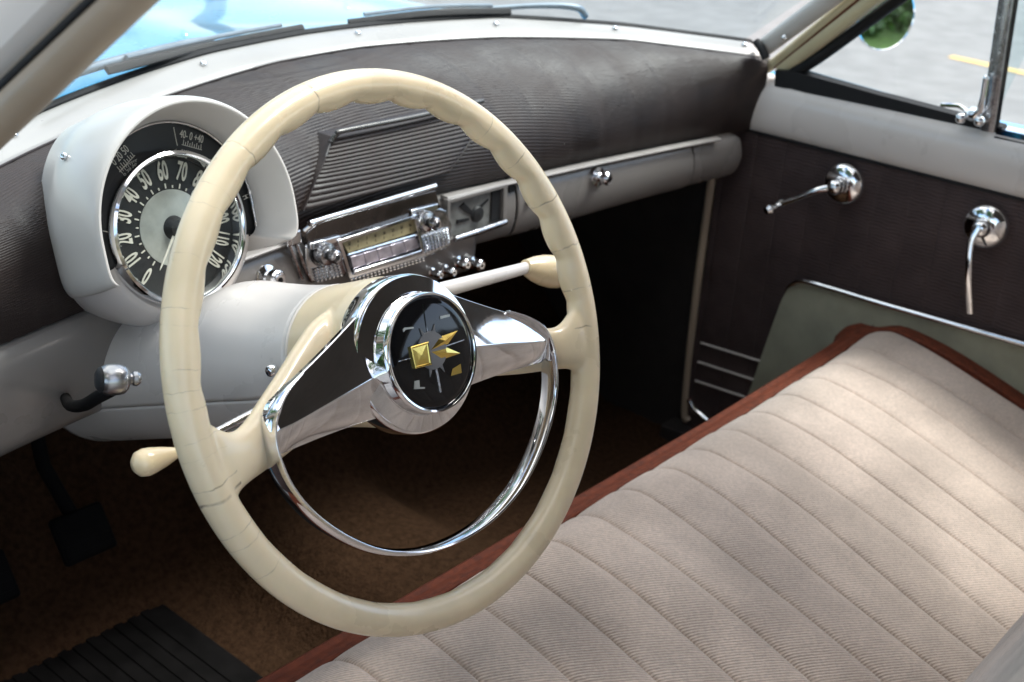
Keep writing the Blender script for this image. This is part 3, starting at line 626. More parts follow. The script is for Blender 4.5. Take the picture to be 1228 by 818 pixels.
for i in range(25):
    a = rad(90 + 11.2 * (12 - i)); L = .0045 if i % 2 == 0 else .0025; wv = .0006
    c = lambda r, d: (SC0[0] + r * cos(a) - d * sin(a), SC0[1] + r * sin(a) + d * cos(a))
    m.prism([c(.0365, -wv), c(.0365 + L, -wv), c(.0365 + L, wv), c(.0365, wv)], G, -.0052, -.0042)
m.build('tick_marks', 'ivory_ink', dial, smooth=False)
a = rad(232); c = lambda r, d: (SC0[0] + r * cos(a) - d * sin(a), SC0[1] + r * sin(a) + d * cos(a))
m = MB(); m.prism([c(0, -.0016), c(.040, -.0007), c(.043, 0), c(.040, .0007), c(0, .0016)], G, .0005, .0012); m.build('needle', 'ivory_ink', dial)
m = MB(); m.lathe([(.0001, .0085), (.03, .0078), (.055, .0055), (.0650, .003)], G, 64, *SC0); m.build('dial_glass', 'dial_glass', cl)
def ink(m): m.build('gauge_writing', 'ivory_ink', face, smooth=False)
for tx, x, y, sz, a, sx in (('40- 0 +40', .036, .0735, .0105, -22, .62), ('0 20 50', -.041, .069, .0105, 32, .65), ('L', .0795, .026, .010, -72, .6), ('H', .0835, .008, .010, -80, .6)):
    m = MB(); text(m, tx, G, x, y, -.0078, sz, rad(a), sx, .0003); ink(m)
for cx1, cy1, a in ((.035, .0665, -22), (-.037, .063, 32)):
    m = MB(); ca, sa_ = cos(rad(a)), sin(rad(a)); R2 = lambda u, v: (cx1 + u * ca - v * sa_, cy1 + u * sa_ + v * ca)
    out = [R2(-.011, -.0028), R2(.011, -.0028), R2(.011, -.0022)]
    for t in range(4, -5, -1):
        u = t * .0024; hh = .0024 if t % 2 == 0 else .0008; out += [R2(u + .0003, -.0022), R2(u + .0003, hh), R2(u - .0003, hh), R2(u - .0003, -.0022)]
    out.append(R2(-.011, -.0022)); m.prism(out, G, -.009, -.0076); m.build('gauge_scale', 'ivory_ink', face, smooth=False)
m = MB(); m.prism([(.0185, .068), (.0192, .068), (.0192, .085), (.0185, .085)], G, -.009, -.0076); m.build('gauge_divider', 'ivory_ink', face, smooth=False)
m = MB(); m.prism([(-.086, .008), (-.077, .008), (-.077, .0087), (-.086, .0087)], G, -.009, -.0076); m.build('gauge_divider', 'ivory_ink', face, smooth=False)

# ================================================================== RADIO
radio = thing('radio', 'chrome push button car radio with yellowed dial between two stepped knobs', 'radio', (-.035, .375, -.09))
FR = Frame((-.035, .374, -.088), .06)
def RI(px, py, h=0.0): return FR.inv(px, py, h)
def rpoly(pts, h=0.0): return [RI(x, y, h) for x, y in pts]
m = MB(); ol = rpoly([(366, 296), (372, 290), (527, 248), (536, 252), (542, 270), (540, 296), (500, 314), (372, 340), (366, 325)])
m.prism(ol, FR, -.02, .001); fp = m.build('face_plate', 'chrome_dull', radio, bevel=.003)
m = MB(); m.prism(rpoly([(366, 284), (380, 266), (522, 228), (528, 250), (404, 284), (370, 294)], .002), FR, -.01, .003); m.build('recess_panel', 'brown_gloss', radio, bevel=.001)
m = MB(); p0, p1 = FR(*RI(377, 266, .012), .012), FR(*RI(522, 223, .012), .012); pk = FR(*RI(368, 278, .010), .006)
m.tube(spline([pk, p0 + A(-.001, 0, -.002), p0, (p0 + p1) / 2, p1], 40), .0034, 12); m.build('top_bar', 'chrome', radio)
for bp in ([(371, 292), (407, 282), (409, 289), (372, 300)], [(494, 259), (524, 252), (525, 244), (492, 252)]): m = MB(); m.prism(rpoly(bp, .005), FR, 0, .0065); m.build('side_brow', 'chrome', radio, bevel=.001)
# window frame
def ring(mb, o, i, h0, h1):
    n = len(o); v = [FR(*q, h0) for q in o] + [FR(*q, h1) for q in o] + [FR(*q, h1) for q in i] + [FR(*q, h0) for q in i]
    f = []
    for k in range(n):
        b = (k + 1) % n
        for l in range(3): f.append((l * n + k, l * n + b, (l + 1) * n + b, (l + 1) * n + k))
    mb.add(v, f)
m = MB(); ring(m, rpoly([(404, 288), (499, 257), (509, 307), (418, 334)], .007), rpoly([(409, 291), (496, 262), (505, 303), (421, 329)], .007), 0, .009); m.build('window_surround', 'chrome', radio, bevel=.0006)
m = MB(); m.prism(rpoly([(409, 291), (496, 262), (505, 303), (421, 329)], .003), FR, 0, .0015); m.build('window_back', 'black_gloss', radio)
m = MB(); m.prism(rpoly([(409, 289), (497, 261), (501, 277), (417, 303)], .003), FR, 0, .004); dc = m.build('tuning_dial', 'yellow_dial', radio)
m = MB()
for i, s in enumerate(('55', '6', '7', '8', '10', '12', '14', '16')):
    x, y = RI(419 + i * 10.4, 293.5 - i * 3.2, .004); text(m, s, FR, x, y + .001, .0042, .0055, rad(2), .7, .0002)
    m.prism([(x - .0002, y - .006), (x + .0002, y - .006), (x + .0002, y - .003), (x - .0002, y - .003)], FR, .003, .0044)
m.build('dial_writing', 'rubber', dc, smooth=False)
m = MB(); m.tube([FR(*RI(417, 305, .004), .005), FR(*RI(502, 280, .004), .005)], .0013, 8); m.build('dial_rule', 'chrome', radio)
for i in range(5):
    t0, t1 = i / 5 + .003, (i + 1) / 5 - .003; m = MB(); f = lambda t, a, b: (a[0] + (b[0] - a[0]) * t, a[1] + (b[1] - a[1]) * t)
    T0, T1, B0_, B1_ = f(t0, (419, 308), (498, 284)), f(t1, (419, 308), (498, 284)), f(t0, (422, 322), (502, 297)), f(t1, (422, 322), (502, 297))
    m.prism(rpoly([B0_, B1_, T1, T0], .005), FR, 0, .007); m.build('push_button', 'lav', radio, bevel=.0006)
m = MB(); m.prism(rpoly([(422, 324), (502, 299), (504, 303), (422, 329)], .006), FR, .0, .011); m.build('lower_sill', 'chrome', radio, bevel=.001)
# waffle grilles
def waffle(cor, nx, ny, name):
    m = MB(); (a, b, c, d) = [np.array(RI(*q, .002)) for q in cor]
    for i in range(nx):
        for j in range(ny):
            u0, u1, v0, v1 = (i + .12) / nx, (i + .88) / nx, (j + .12) / ny, (j + .88) / ny
            g_ = lambda u, v: a * (1 - u) * (1 - v) + b * u * (1 - v) + c * u * v + d * (1 - u) * v
            P4 = [g_(u0, v0), g_(u1, v0), g_(u1, v1), g_(u0, v1)]; ce = g_((u0 + u1) / 2, (v0 + v1) / 2)
            v = [FR(*p, .001) for p in P4] + [FR(*(p * .6 + ce * .4), .0042) for p in P4]
            m.add(v, [(4, 5, 6, 7), (0, 1, 5, 4), (1, 2, 6, 5), (2, 3, 7, 6), (3, 0, 4, 7)])
    return m.build(name, 'chrome', radio, smooth=False)
waffle([(374, 322), (406, 314), (411, 331), (378, 340)], 7, 5, 'waffle_grille')
waffle([(504, 284), (538, 272), (540, 293), (509, 304)], 8, 6, 'waffle_grille')
waffle([(418, 334), (508, 307), (509, 313), (419, 341)], 20, 2, 'waffle_grille')
for px, py in ((386, 303), (506, 264)):
    x, y = RI(px, py, .002); m = MB()
    m.lathe([(.0001, .0285), (.0035, .0285), (.0042, .0278), (.0062, .0282), (.0078, .0268), (.0080, .022), (.0060, .020), (.0058, .016), (.0118, .0145), (.0125, .012), (.0122, .006), (.0132, .004), (.0135, 0)], FR, 36, x, y)
    kb = m.build('tuning_knob', 'chrome_dull', radio)
    m = MB(); m.lathe([(.0060, .0195), (.0064, .0192), (.0064, .0165), (.0058, .016)], FR, 30, x, y); m.lathe([(.0001, .0289), (.0030, .0289), (.0032, .0284)], FR, 24, x, y); m.build('knob_groove', 'black', kb)
    m = MB(); m.lathe([(.0135, .0), (.0150, .003), (.0155, .001), (.0155, 0)], FR, 36, x, y); m.build('knob_collar', 'rubber', kb)
    m = MB()
    for k in range(24):
        a = k * pi / 12; m.prism([(x + .0122 * cos(a) - .0006 * sin(a), y + .0122 * sin(a) + .0006 * cos(a)), (x + .0122 * cos(a) + .0006 * sin(a), y + .0122 * sin(a) - .0006 * cos(a)), (x + .0132 * cos(a) + .0004 * sin(a), y + .0132 * sin(a) - .0004 * cos(a)), (x + .0132 * cos(a) - .0004 * sin(a), y + .0132 * sin(a) + .0004 * cos(a))], FR, .006, .012)
    m.build('knob_knurl', 'chrome_dull', kb)

# brake handle, left of the column
q = P(137, 455, 1, .10); bh = thing('brake_handle', 'chrome ball ended parking brake handle under the left end of the dashboard', 'brake handle', q)
Fb = Frame(q, n=(.92, -.35, -.12))
m = MB(); m.lathe([(0.00010, -0.01243), (0.00525, -0.01214), (0.00918, -0.00947), (0.01148, -0.00474), (0.01168, 0.00237), (0.01082, 0.00651), (0.00787, 0.00947), (0.00426, 0.01095), (0.00394, 0.01243), (0.00525, 0.01332), (0.00558, 0.01598), (0.00394, 0.01835), (0.00010, 0.01894)], Fb, 36); m.build('handle_grip', 'chrome_satin', bh)
m = MB(); m.lathe([(0.00010, -0.01314), (0.00623, -0.01279), (0.00886, -0.01095), (0.00971, -0.00918)], Fb, 30); m.build('grip_cap', 'rubber', bh)
m = MB(); m.tube(spline([q + A(.004, .008, -.012), P(118, 476, 1, .125), P(100, 486, 1, .16), P(84, 486, 1, .24), P(78, 476, 1, .36)], 24), .0050, 12); m.build('handle_arm', 'mat_rubber', bh)
# left end lower dash apron
rows = []
for x in np.linspace(-.72, -.42, 20):
    y = .22; rows.append([(x, y + .10, -.01), (x, y + .02, -.008), (x, y + .004, -.014), (x, y, -.028), (x, y + .002, -.068), (x, y + .012, -.080), (x, y + .05, -.085)])
ap = MB(); ap.grid(rows); 
# ================================================================== SEAT
seat = thing('front_bench_seat', 'wide front bench seat in pale beige pleated velvet with rust brown edging', 'bench seat', (0, -.2, -.62))
cp = spline([(-.62, -.470), (-.50, -.448), (-.36, -.404), (-.20, -.350), (-.08, -.314), (0.0, -.3005), (.03, -.304), (.048, -.314), (.056, -.322)], 130)
XL, XR, PW = -.655, .643, .0705
def puff(x):
    q = ((x - XR) % PW) / PW; return .0042 * (1 - abs(2 * q - 1) ** 5) * (.75 + .25 * q) - .0018 * math.exp(-(min(q, 1 - q) * PW / .0014) ** 2)
rows = []
xs2 = np.arange(XL, XR + 1e-6, (XR - XL) / 760)
def edge_drop(x): 
    e = max(0, (abs(x - (XL + XR) / 2) - (XR - XL) / 2 + .10) / .10); return (.004 if x > 0 else -.014) * e ** 2 + (.008 * max(0, min(1, (x - .25) / .35)) if x > .25 else 0)
for x in xs2:
    r = []
    for i, (y, z) in enumerate(cp):
        fe = min(1, (len(cp) - 1 - i) / 16); wob = .0012 * sin(x * 9 + y * 7) + .0010 * sin(y * 23 + x * 31)
        r.append((x + .0022 * sin(y * 16 + x * 20) * 1, y, z + puff(x) * fe ** .5 + wob + edge_drop(x)))
    rows.append(r)
m = MB(); m.grid(rows); cush = m.build('cushion', 'seat', seat, normals=False)
# perimeter path of the insert
def zc(y, x): return float(np.interp(y, cp[:, 0], cp[:, 1])) + edge_drop(x)
per = [(XR, y) for y in np.linspace(-.60, .042, 60)] + [(XR - .010 + .010 * cos(a), .046 + .010 * sin(a)) for a in np.linspace(.1, pi / 2 - .1, 6)] + [(x, .056) for x in np.linspace(XR - .016, XL + .03, 90)] + [(XL + .022 - .022 * sin(a), .034 + .022 * cos(a)) for a in np.linspace(.1, pi / 2 - .1, 6)] + [(XL, y) for y in np.linspace(.028, -.60, 60)]
per = np.array(per); tg = np.gradient(per, axis=0); tg /= np.linalg.norm(tg, axis=1)[:, None]; on = np.stack([tg[:, 1], -tg[:, 0]], 1)
rows = []; cord = []; cord2 = []
for (x, y), (nx, ny) in zip(per, on):
    z = zc(y, x); sd = abs(nx); k = 1 + 1.25 * sd
    sec2 = [(-.006, -.010), (.001, .001), (.006, .0035), (.014, .002), (.0185, -.0015), (.021, -.0015), (.026, .000), (.033, -.006), (.040, -.020), (.044, -.045), (.045, -.09), (.043, -.17), (.040, -.28)]
    rows.append([(x + nx * a * k, y + ny * a * k, z + b) for a, b in sec2]); cord.append((x + nx * .002, y + ny * .002, z + .0025)); cord2.append((x + nx * .0198 * k, y + ny * .0198 * k, z - .001))
m = MB(); m.grid(rows, flip=True); m.build('border', 'rust', seat)
m = MB(); m.tube(cord, .0032, 8); m.build('welt_cord', 'rust', seat)
m = MB(); m.tube(cord2[:62], .0014, 6); m.build('border_seam', 'dark', seat)
# backrest
rows = []
for x in np.linspace(XL, XR, 420):
    bul = .0 * math.exp(-((x - .16) / .12) ** 2) * 1.0
    pr_ = spline([(-.46, -.47), (-.41, -.41), (-.382, -.352), (-.392, -.28), (-.42, -.2), (-.46, -.1), (-.50, 0), (-.545, .11), (-.57, .145), (-.62, .15), (-.66, .1), (-.66, -.4)], 110)
    rows.append([(x, y + (puff(x) * 1.1 if i < 80 else 0) + bul * (1 if 5 < i < 70 else 0) * sin(min(1, max(0, (i - 5) / 12)) * pi / 2), z) for i, (y, z) in enumerate(pr_)])
m = MB(); m.grid(rows); m.build('backrest', 'seat', seat, normals=False)
for xx, rw in ((XL, rows[0]), (XR, rows[-1])):
    m = MB(); sgn = -1 if xx < 0 else 1; cc = A(xx + sgn * .022, -.50, -.15); rg = [np.array(p) for p in rw[::5]] + [np.array(rw[-1])]
    m.grid([rg, [p + A(sgn * .012, 0, 0) + (cc - p) * A(0, .05, .03) for p in rg], [p + A(sgn * .02, 0, 0) + (cc - p) * A(0, .2, .12) for p in rg], [cc + A(0, 0, 0) + (p - cc) * A(0, .01, .01) for p in rg]]); m.build('backrest_side', 'rust', seat)
rs = thing('rear_bench_seat', 'pale beige rear bench seat behind the front seat', 'bench seat', (0, -1.5, -.62))
m = MB(); m.abox(A(-.64, -1.75, -.6), A(.64, -1.2, -.34)); m.build('cushion', 'seat', rs, bevel=.05)
m = MB(); m.abox(A(-.64, -1.95, -.4), A(.64, -1.72, .12)); m.build('backrest', 'seat', rs, bevel=.05)

# ================================================================== PASSENGER DOOR
door = thing('passenger_door', 'passenger door with dark brown pleated panel, olive pocket and pale grey metal belt', 'car door', (.72, .36, -.62))
def dx(y, z): return .697
# pleated panel
rows = []
for y in np.linspace(.374, -.78, 560):
    q = (y % .052) / .052; qd = min(q, 1 - q) * .052; dent = .0012 * math.exp(-(qd / .0020) ** 2) - .0005 * (1 - (2 * q - 1) ** 2)
    rows.append([(.692 + dent, y, z) for z in np.linspace(-.052, -.64, 12)])
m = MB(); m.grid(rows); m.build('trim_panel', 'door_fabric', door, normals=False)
# belt (painted)
rows = []
for y in np.linspace(.385, -.80, 40):
    rows.append([(.700, y, -.062), (.690, y, -.060), (.6835, y, -.054), (.679, y, -.038), (.677, y, -.015), (.680, y, .006), (.6885, y, .0185), (.703, y, .0245), (.720, y, .026)])
m = MB(); m.grid(rows); belt = m.build('belt_rail', 'paint', door, sub=1)
m = MB(); m.tube([(.690, y, -.0605) for y in np.linspace(.38, -.8, 10)], .0030, 8); m.build('panel_bead', 'rubber', door)
m = MB(); m.abox(A(.74, -.80, -.66), A(.78, .385, .02)); m.build('outer_skin', 'blue_paint', door, bevel=.01)
m = MB(); m.abox(A(.70, -.80, -.655), A(.735, .38, -.07)); m.build('inner_frame', 'dark', door)
# vent window
V0, V1, V2 = P(956, 88, 0, .700), P(1179, 149, 0, .705), P(1075, 1, 0, .670)
dd = V2 - V0; top = V0 + dd * 2.9
m = MB(); m.tube(spline([V0 + A(0, .03, -.028), V0 + A(0, .01, -.004), V0 + dd * .25, V2, top], 30), .0090, 10)
m.tube([V0 + A(0, .03, -.010), V0 + A(.0, .0, -.006), (V0 + V1) / 2 + A(0, 0, -.006), V1 + A(0, -.03, -.006)], 1, sec=[(-.012, -.016), (.012, -.016), (.012, .010), (-.002, .013), (-.012, .006)], up=(0, 0, 1)); vs = m.build('vent_seal', 'rubber', door)
m = MB(); m.add([V0 + A(0, .02, -.005), V1 + A(0, -.01, -.005), V1 + A(-.05, -.02, .45), top + A(-.01, 0, .02)], [(0, 1, 2, 3)]); m.build('vent_glass', 'glass', door)
m = MB(); m.tube([V0 + A(.002, -.012, .006), (V0 + V1) / 2 + A(.002, 0, .005), V1 + A(.002, .01, .005)], .0022, 8); m.build('vent_frame', 'steel', door)
D0, D1 = P(1187, 150, 0, .70), P(1209, 0, 0, .690); dv = D1 - D0
m = MB(); m.tube([D0 - dv * .12, D0, D1, D0 + dv * 2.6], 1, sec=[(-.0105, -.008), (.0105, -.008), (.0105, .008), (.007, .0095), (-.007, .0095), (-.0105, .008)], up=(-1, 0, 0)); m.build('window_divider', 'chrome_dull', door, bevel=.001)
m = MB(); m.tube([D0 + A(-.003, -.0125, -.02), D0 + A(-.003, -.0125, 0) + dv * 2.4], .003, 8); m.build('channel_seal', 'rubber', door)
m = MB(); m.add([D0 + A(0, -.01, -.02), (.71, -.78, .0), (.655, -.78, .46), D0 + dv * 2.5 + A(0, -.01, 0)], [(0, 1, 2, 3)]); m.build('door_glass', 'glass', door)
m = MB(); m.tube([D0 + A(-.004, -.014, -.004), (.702, -.78, .020)], 1, sec=[(-.006, -.004), (.006, -.004), (.006, .004), (-.006, .004)], up=(0, 0, 1)); m.build('glass_bead', 'chrome', door)
m = MB(); m.tube([D0 + A(-.010, -.014, -.014), (.694, -.78, .010)], .0045, 8); m.build('glass_seal', 'rubber', door)
# vent latch
L0 = P(1166, 137, 0, .688); m = MB(); m.lathe([(.0001, .010), (.006, .009), (.0095, .004), (.010, -.004)], Frame(L0, n=(-1, -.1, .1)), 24)
m.tube([L0 + A(-.008, .0, 0), L0 + A(-.012, -.008, .002), L0 + A(-.012, -.014, .010), L0 + A(-.012, -.0135, .03), L0 + A(-.011, -.012, .052)], [.006, .006, .0055, .004, .0045], 12)
m.sphere(L0 + A(-.012, .010, -.006), .0075); m.sphere(L0 + A(-.012, -.016, -.004), .008); m.sphere(L0 + A(-.011, -.012, .053), .0048)
m.tube([L0 + A(-.002, .045, .004), L0 + A(-.004, .02, .008), L0 + A(-.006, .004, .004)], .003, 8); m.build('vent_latch', 'chrome', door)
# pocket
pk = [P(x, y, 0, .683) for x, y in ((893, 485), (905, 450), (918, 412), (936, 362), (943, 349), (952, 341), (966, 338))]
topl = [P(x, y, 0, .683) for x, y in ((1000, 347), (1060, 365), (1120, 382), (1228, 413))]
edge = spline(np.array(pk + topl + [topl[-1] + (topl[-1] - topl[-2]) * 2.4]), 90)
rows = [[(p[0] + .012, p[1] + .001, p[2] + .001), (p[0] + .004, p[1], p[2])] + [(p[0] - .004 * sin(t * 2.6), p[1], p[2] * (1 - t) - .62 * t) for t in np.linspace(0.01, 1, 14)] for i, p in enumerate(edge)]
m = MB(); m.grid(rows); pocket = m.build('map_pocket', 'olive', door)
m = MB(); ep = edge[32:]; m.tube([p + A(-.003, 0, .001) for p in ep], [.0015 + .0032 * min(1, i / 8) for i in range(len(ep))], 12); m.build('pocket_trim', 'chrome', pocket)
# sill ribs
m = MB()
for k in range(3):
    z = -.432 - k * .036; m.tube([(.690, .36, z - .006), (.690, .05, z + .012), (.690, -.7, z + .05)], .0022, 8)
m.build('kick_strip', 'paint', door)
m = MB(); m.abox(A(.688, -.75, -.63), A(.696, .36, -.445)); 
# winder & handle
def rose(px, r, name):
    c = P(px[0], px[1], 0, .688); F = Frame(c, n=(-1, 0, 0)); m = MB()
    m.lathe([(.0001, .030), (.006, .0295), (.010, .027), (.0125, .022), (.0135, .016), (r * .75, .014), (r * .92, .009), (r, .003), (r, -.002)], F, 44); return m.build(name, 'chrome', door), c
wr, c = rose((1013, 220), .033, 'window_winder')
tip = P(934, 246, 0, .640); c2 = c + A(-.030, 0, 0)
m = MB(); m.tube(spline([c2, c2 + (tip - c2) * .3 + A(-.004, 0, .004), c2 + (tip - c2) * .7 + A(-.003, 0, .002), tip], 20), np.linspace(.0062, .0040, 20), 12); m.sphere(c2, .0125); m.build('winder_arm', 'chrome', wr)
m = MB(); m.lathe([(.0001, .026), (.005, .0255), (.0085, .020), (.0075, .012), (.0055, .004), (.008, -.003), (.0075, -.008), (.0001, -.010)], Frame(tip, n=(-1, .3, -.3)), 24); m.build('winder_knob', 'chrome', wr)
hr, c = rose((1183, 271), .033, 'door_handle')
tip = P(1163, 376, 0, .655); c2 = c + A(-.030, 0, 0)
m = MB(); m.tube(spline([c2 + A(0, 0, .004), c2 + A(-.006, .004, -.02), c2 * .5 + tip * .5 + A(-.010, .004, 0), tip], 24), 1, sec=[(.0048 * cos(a), .0024 * sin(a)) for a in np.linspace(0, 2 * pi, 14, endpoint=False)], up=(-1, 0, 0)); m.build('handle_lever', 'chrome', hr)

# driver door, swung open out of frame
dd_ = thing('driver_door', 'blue driver door swung open beside the car with dark inner panel', 'car door', (-.79, .40, -.62))
Fd = Frame((-.79, .40, -.30), n=(.86, -.50, 0))
m = MB(); m.box(Fd, -1.02, -.02, -.33, .32, -.03, .0); m.build('outer_skin', 'blue_paint', dd_, bevel=.01)
m = MB(); m.box(Fd, -1.0, -.04, -.31, .30, .001, .03); m.build('trim_panel', 'door_fabric', dd_, bevel=.008)

# ================================================================== WING MIRROR
mc = P(1062, 20, 0, 1.0); wmr = thing('wing_mirror', 'small round chrome wing mirror outside the passenger vent window reflecting green foliage', 'wing mirror', mc - A(.02, -.02, .15))
tocam = CAM - mc; tocam /= np.linalg.norm(tocam); nm = tocam + A(.10, -1, -.085); Fm = Frame(mc, n=nm)
m = MB(); m.lathe([(.0530, .001), (.0545, .004), (.0560, .002), (.056, -.004), (.045, -.02), (.02, -.032), (.0001, -.035)], Fm, 48); m.build('mirror_shell', 'chrome', wmr)
m = MB(); m.lathe([(.0001, .0018), (.0535, .0018)], Fm, 48); m.build('mirror_glass', 'mirror', wmr)
m = MB(); b0 = mc - nm / np.linalg.norm(nm) * .03; m.tube([b0, b0 + A(-.04, .02, .03), b0 + A(-.16, .03, .12), b0 + A(-.28, .03, .14)], .007, 10); m.build('mirror_arm', 'chrome', wmr)

# ================================================================== WIPERS
def wiper(a, b, c, lab, arm):
    f = lambda off: (lambda p: p[1] - (yglass(p[0], p[2]) + off))
    pa, pb = PS(*a, f(.014)), PS(*b, f(.014)); w = thing('windscreen_wiper', lab, 'wiper', pa, 'wipers at the foot of the windscreen')
    mid = PS(*c, f(.014)); pts = spline([pa, mid, pb], 30)
    m = MB(); m.tube(pts, 1, sec=[(-.002, -.0055), (.002, -.0055), (.0032, .002), (0, .005), (-.0032, .002)], up=(0, .6, .8)); m.build('blade_rubber', 'rubber', w)
    m = MB(); m.tube(pts[3:-3] + A(0, .006, .007), .0030, 8); m.build('blade_holder', 'steel', w)
    ap_ = [PS(*q, f(.030)) for q in arm]; m = MB(); m.tube(spline(ap_, 24), np.linspace(.006, .0035, 24), 10); m.build('wiper_arm', 'steel', w); return w
wiper((128, 84), (363, 33), (250, 55), 'windscreen wiper with dark blade resting on the glass ahead of the speedometer', [(60, 96), (150, 70), (232, 50), (255, 49)])
wiper((418, 27), (612, 13), (520, 15), 'windscreen wiper with dark blade resting near the middle of the windscreen', [(702, 19), (690, 9), (640, 7), (540, 14)])

# ================================================================== OUTSIDE
m = MB(); m.grid([[(x, y, -.95) for x in np.linspace(-60, 90, 31)] for y in np.linspace(-60, 90, 31)]); tag(m.build('road', 'asphalt'), 'pale grey asphalt road around the car', None, kind='structure')
m = MB(); m.add([(6.60, 2.30, -.946), (6.51, 2.30, -.946), (6.00, -1.2, -.946), (6.09, -1.2, -.946)], [(0, 1, 2, 3)]); tag(m.build('road_line', 'yellow_line'), 'faded yellow painted dash on the road', None, kind='structure')
m = MB(); m.abox(A(-8, -34, -1.1), A(16, -7.0, -.83)); tag(m.build('lawn', 'grass'), 'green lawn beyond the road behind the car', None, kind='structure')
def tree(x, y, h, lab, cr):
    t = thing('leafy_tree', lab, 'tree', (x, y, -.95), 'trees around the parked car')
    m = MB(); m.tube([(x, y, -.95), (x + .1, y, .5), (x - .05, y + .1, h * .5), (x, y, h * .8)], [.22, .17, .12, .05], 10)
    for k in range(7):
        a = k * .9; m.tube([(x, y, h * .35 + k * .2), (x + cos(a) * cr * .4, y + sin(a) * cr * .4, h * .5 + k * .25), (x + cos(a) * cr * .8, y + sin(a) * cr * .8, h * .6 + k * .3)], [.07, .05, .02], 7)
    m.build('trunk', 'bark', t)
    n = 9000; cl_ = rng.normal(0, 1, (60, 3)); cl_ /= np.linalg.norm(cl_, axis=1)[:, None]; cl_ *= (rng.random((60, 1)) ** .4) * A(cr, cr, h * .36); k = rng.integers(0, 60, n)
    c = cl_[k] + rng.normal(0, .28, (n, 3)) + A(x, y, h * .68); c[:, 2] = np.maximum(c[:, 2], .3)
    u = rng.normal(0, 1, (n, 3)); u /= np.linalg.norm(u, axis=1)[:, None]; w = np.cross(u, rng.normal(0, 1, (n, 3))); w /= np.linalg.norm(w, axis=1)[:, None]; s = .09
    V = np.stack([c - u * s, c + w * s * .5, c + u * s, c - w * s * .5], 1).reshape(-1, 3); m = MB(); m.add(V, [(4 * i, 4 * i + 1, 4 * i + 2, 4 * i + 3) for i in range(n)]); m.build('crown', 'leaf', t, smooth=False, normals=False)
tree(1.2, -9.5, 5.5, 'broad leafy tree behind the car seen as green in the wing mirror', 2.6)
def bush(x, y, r, lab):
    t = rng.normal(0, 1, (2600, 3)); t /= np.linalg.norm(t, axis=1)[:, None]; t *= (rng.random((2600, 1)) ** .35) * A(r, r, r * .8); c = t + A(x, y, -.95 + r * .62); c[:, 2] = np.maximum(c[:, 2], -.84)
    u = rng.normal(0, 1, (2600, 3)); u /= np.linalg.norm(u, axis=1)[:, None]; w = np.cross(u, rng.normal(0, 1, (2600, 3))); w /= np.linalg.norm(w, axis=1)[:, None]; s = .05
    V = np.stack([c - u * s, c + w * s * .5, c + u * s, c - w * s * .5], 1).reshape(-1, 3); m = MB(); m.add(V, [(4 * i, 4 * i + 1, 4 * i + 2, 4 * i + 3) for i in range(2600)]); return tag(m.build('leafy_bush', 'leaf', smooth=False, normals=False), lab, 'bush', 'bushes on the lawn')
bush(1.45, -8.6, .5, 'small leafy bush on the lawn behind the car, left in the wing mirror'); bush(2.5, -9.4, .6, 'rounder leafy bush further out on the lawn behind the car')
tree(4.2, -11.5, 6.0, 'taller leafy tree further right behind the car', 2.8)
tree(-6.5, 13, 8.0, 'tall leafy tree ahead of the car on the driver side', 3.2)

for i, (x, y, h, lab) in enumerate(((4.5, 11.5, 7.5, 'first leafy tree beyond the road ahead of the bonnet'), (9.5, 13.5, 9.0, 'tallest leafy tree beyond the road ahead to the right'), (14.5, 10, 7.0, 'leafy tree farthest right beyond the road'), (.5, 15, 8.5, 'leafy tree straight ahead of the car beyond the road'))): tree(x, y, h, lab, 2.6)
for i, (x, y, h, lab) in enumerate(((-5.2, -3.6, 5.0, 'unseen leafy tree added behind the driver side to block side light'), (-5.6, .4, 5.6, 'unseen leafy tree added level with the driver door to block side light'), (-5.0, 4.6, 5.2, 'unseen leafy tree added beside the left front wing to block side light'))): tree(x, y, h, lab, 2.1)  # row added out of view to cut daylight entering from the driver side
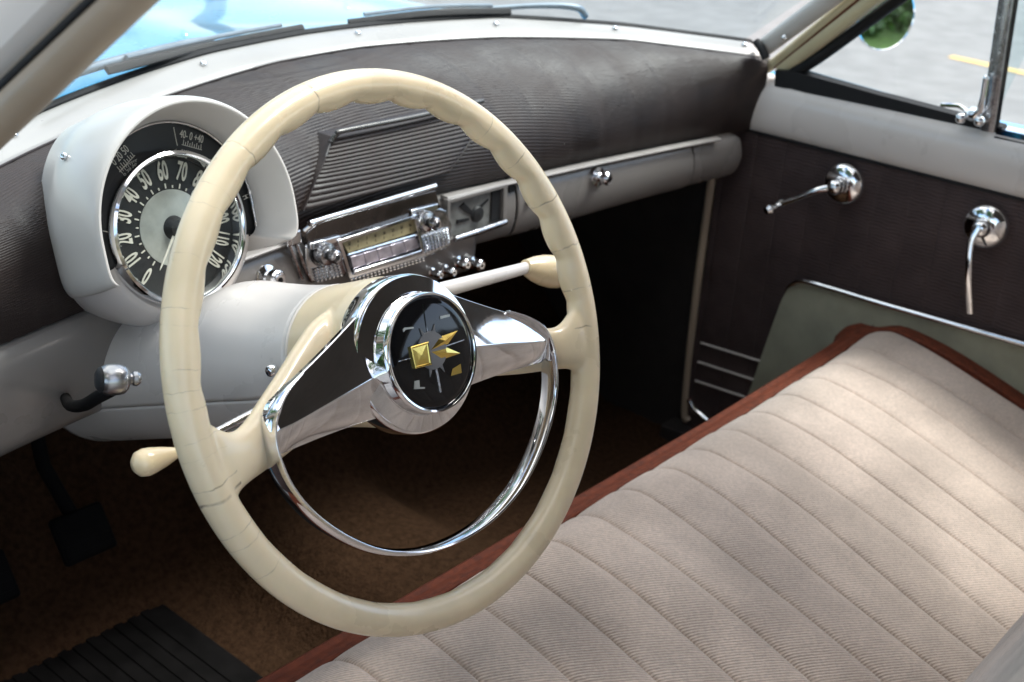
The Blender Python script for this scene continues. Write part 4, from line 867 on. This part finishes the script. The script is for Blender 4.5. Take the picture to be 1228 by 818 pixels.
# ================================================================== LIGHT
w = bpy.data.worlds.new('World'); SC.world = w; w.use_nodes = True; nt = w.node_tree
sky = nt.nodes.new('ShaderNodeTexSky'); sky.sky_type = 'NISHITA'; sky.sun_disc = False; SEL, SAZ = rad(58), rad(118)
sky.sun_elevation = SEL; sky.sun_rotation = SAZ
bg = nt.nodes['Background']; bg.inputs['Strength'].default_value = .13
tc = nt.nodes.new('ShaderNodeTexCoord'); ns = nt.nodes.new('ShaderNodeTexNoise'); ns.inputs['Scale'].default_value = 2.6; ns.inputs['Detail'].default_value = 9; ns.inputs['Roughness'].default_value = .62
mp = nt.nodes.new('ShaderNodeMapping'); mp.inputs['Scale'].default_value = (1, 1, 2.2); nt.links.new(tc.outputs['Generated'], mp.inputs[0]); nt.links.new(mp.outputs[0], ns.inputs[0])
mr = nt.nodes.new('ShaderNodeMapRange'); mr.inputs[1].default_value = .40; mr.inputs[2].default_value = .62; nt.links.new(ns.outputs['Fac'], mr.inputs[0])
mx = nt.nodes.new('ShaderNodeMix'); mx.data_type = 'RGBA'; mx.inputs[7].default_value = (11.5, 10.6, 9.6, 1); sx = nt.nodes.new('ShaderNodeSeparateXYZ'); nt.links.new(tc.outputs['Generated'], sx.inputs[0]); hr_ = nt.nodes.new('ShaderNodeMapRange'); hr_.inputs[1].default_value = .30; hr_.inputs[2].default_value = .55; hr_.inputs[3].default_value = .12; nt.links.new(sx.outputs['Z'], hr_.inputs[0])
ml = nt.nodes.new('ShaderNodeMath'); ml.operation = 'MULTIPLY'; nt.links.new(mr.outputs[0], ml.inputs[0]); nt.links.new(hr_.outputs[0], ml.inputs[1]); nt.links.new(ml.outputs[0], mx.inputs[0]); nt.links.new(sky.outputs[0], mx.inputs[6]); nt.links.new(mx.outputs[2], bg.inputs[0])
sun = bpy.data.lights.new('sun', 'SUN'); sun.energy = 1.8; sun.angle = rad(20); sun.color = (1, .95, .88)
so_ = bpy.data.objects.new('sun', sun); C.objects.link(so_)
sd = Vector((sin(SAZ) * cos(SEL), cos(SAZ) * cos(SEL), sin(SEL))); so_.rotation_euler = sd.to_track_quat('Z', 'Y').to_euler()
SC.view_settings.view_transform = 'Standard'; SC.view_settings.look = 'None'; SC.view_settings.exposure = 1.5; SC.view_settings.gamma = 1
SC.render.engine = 'CYCLES'; SC.cycles.max_bounces = 10; SC.cycles.transparent_max_bounces = 12; SC.cycles.caustics_reflective = False
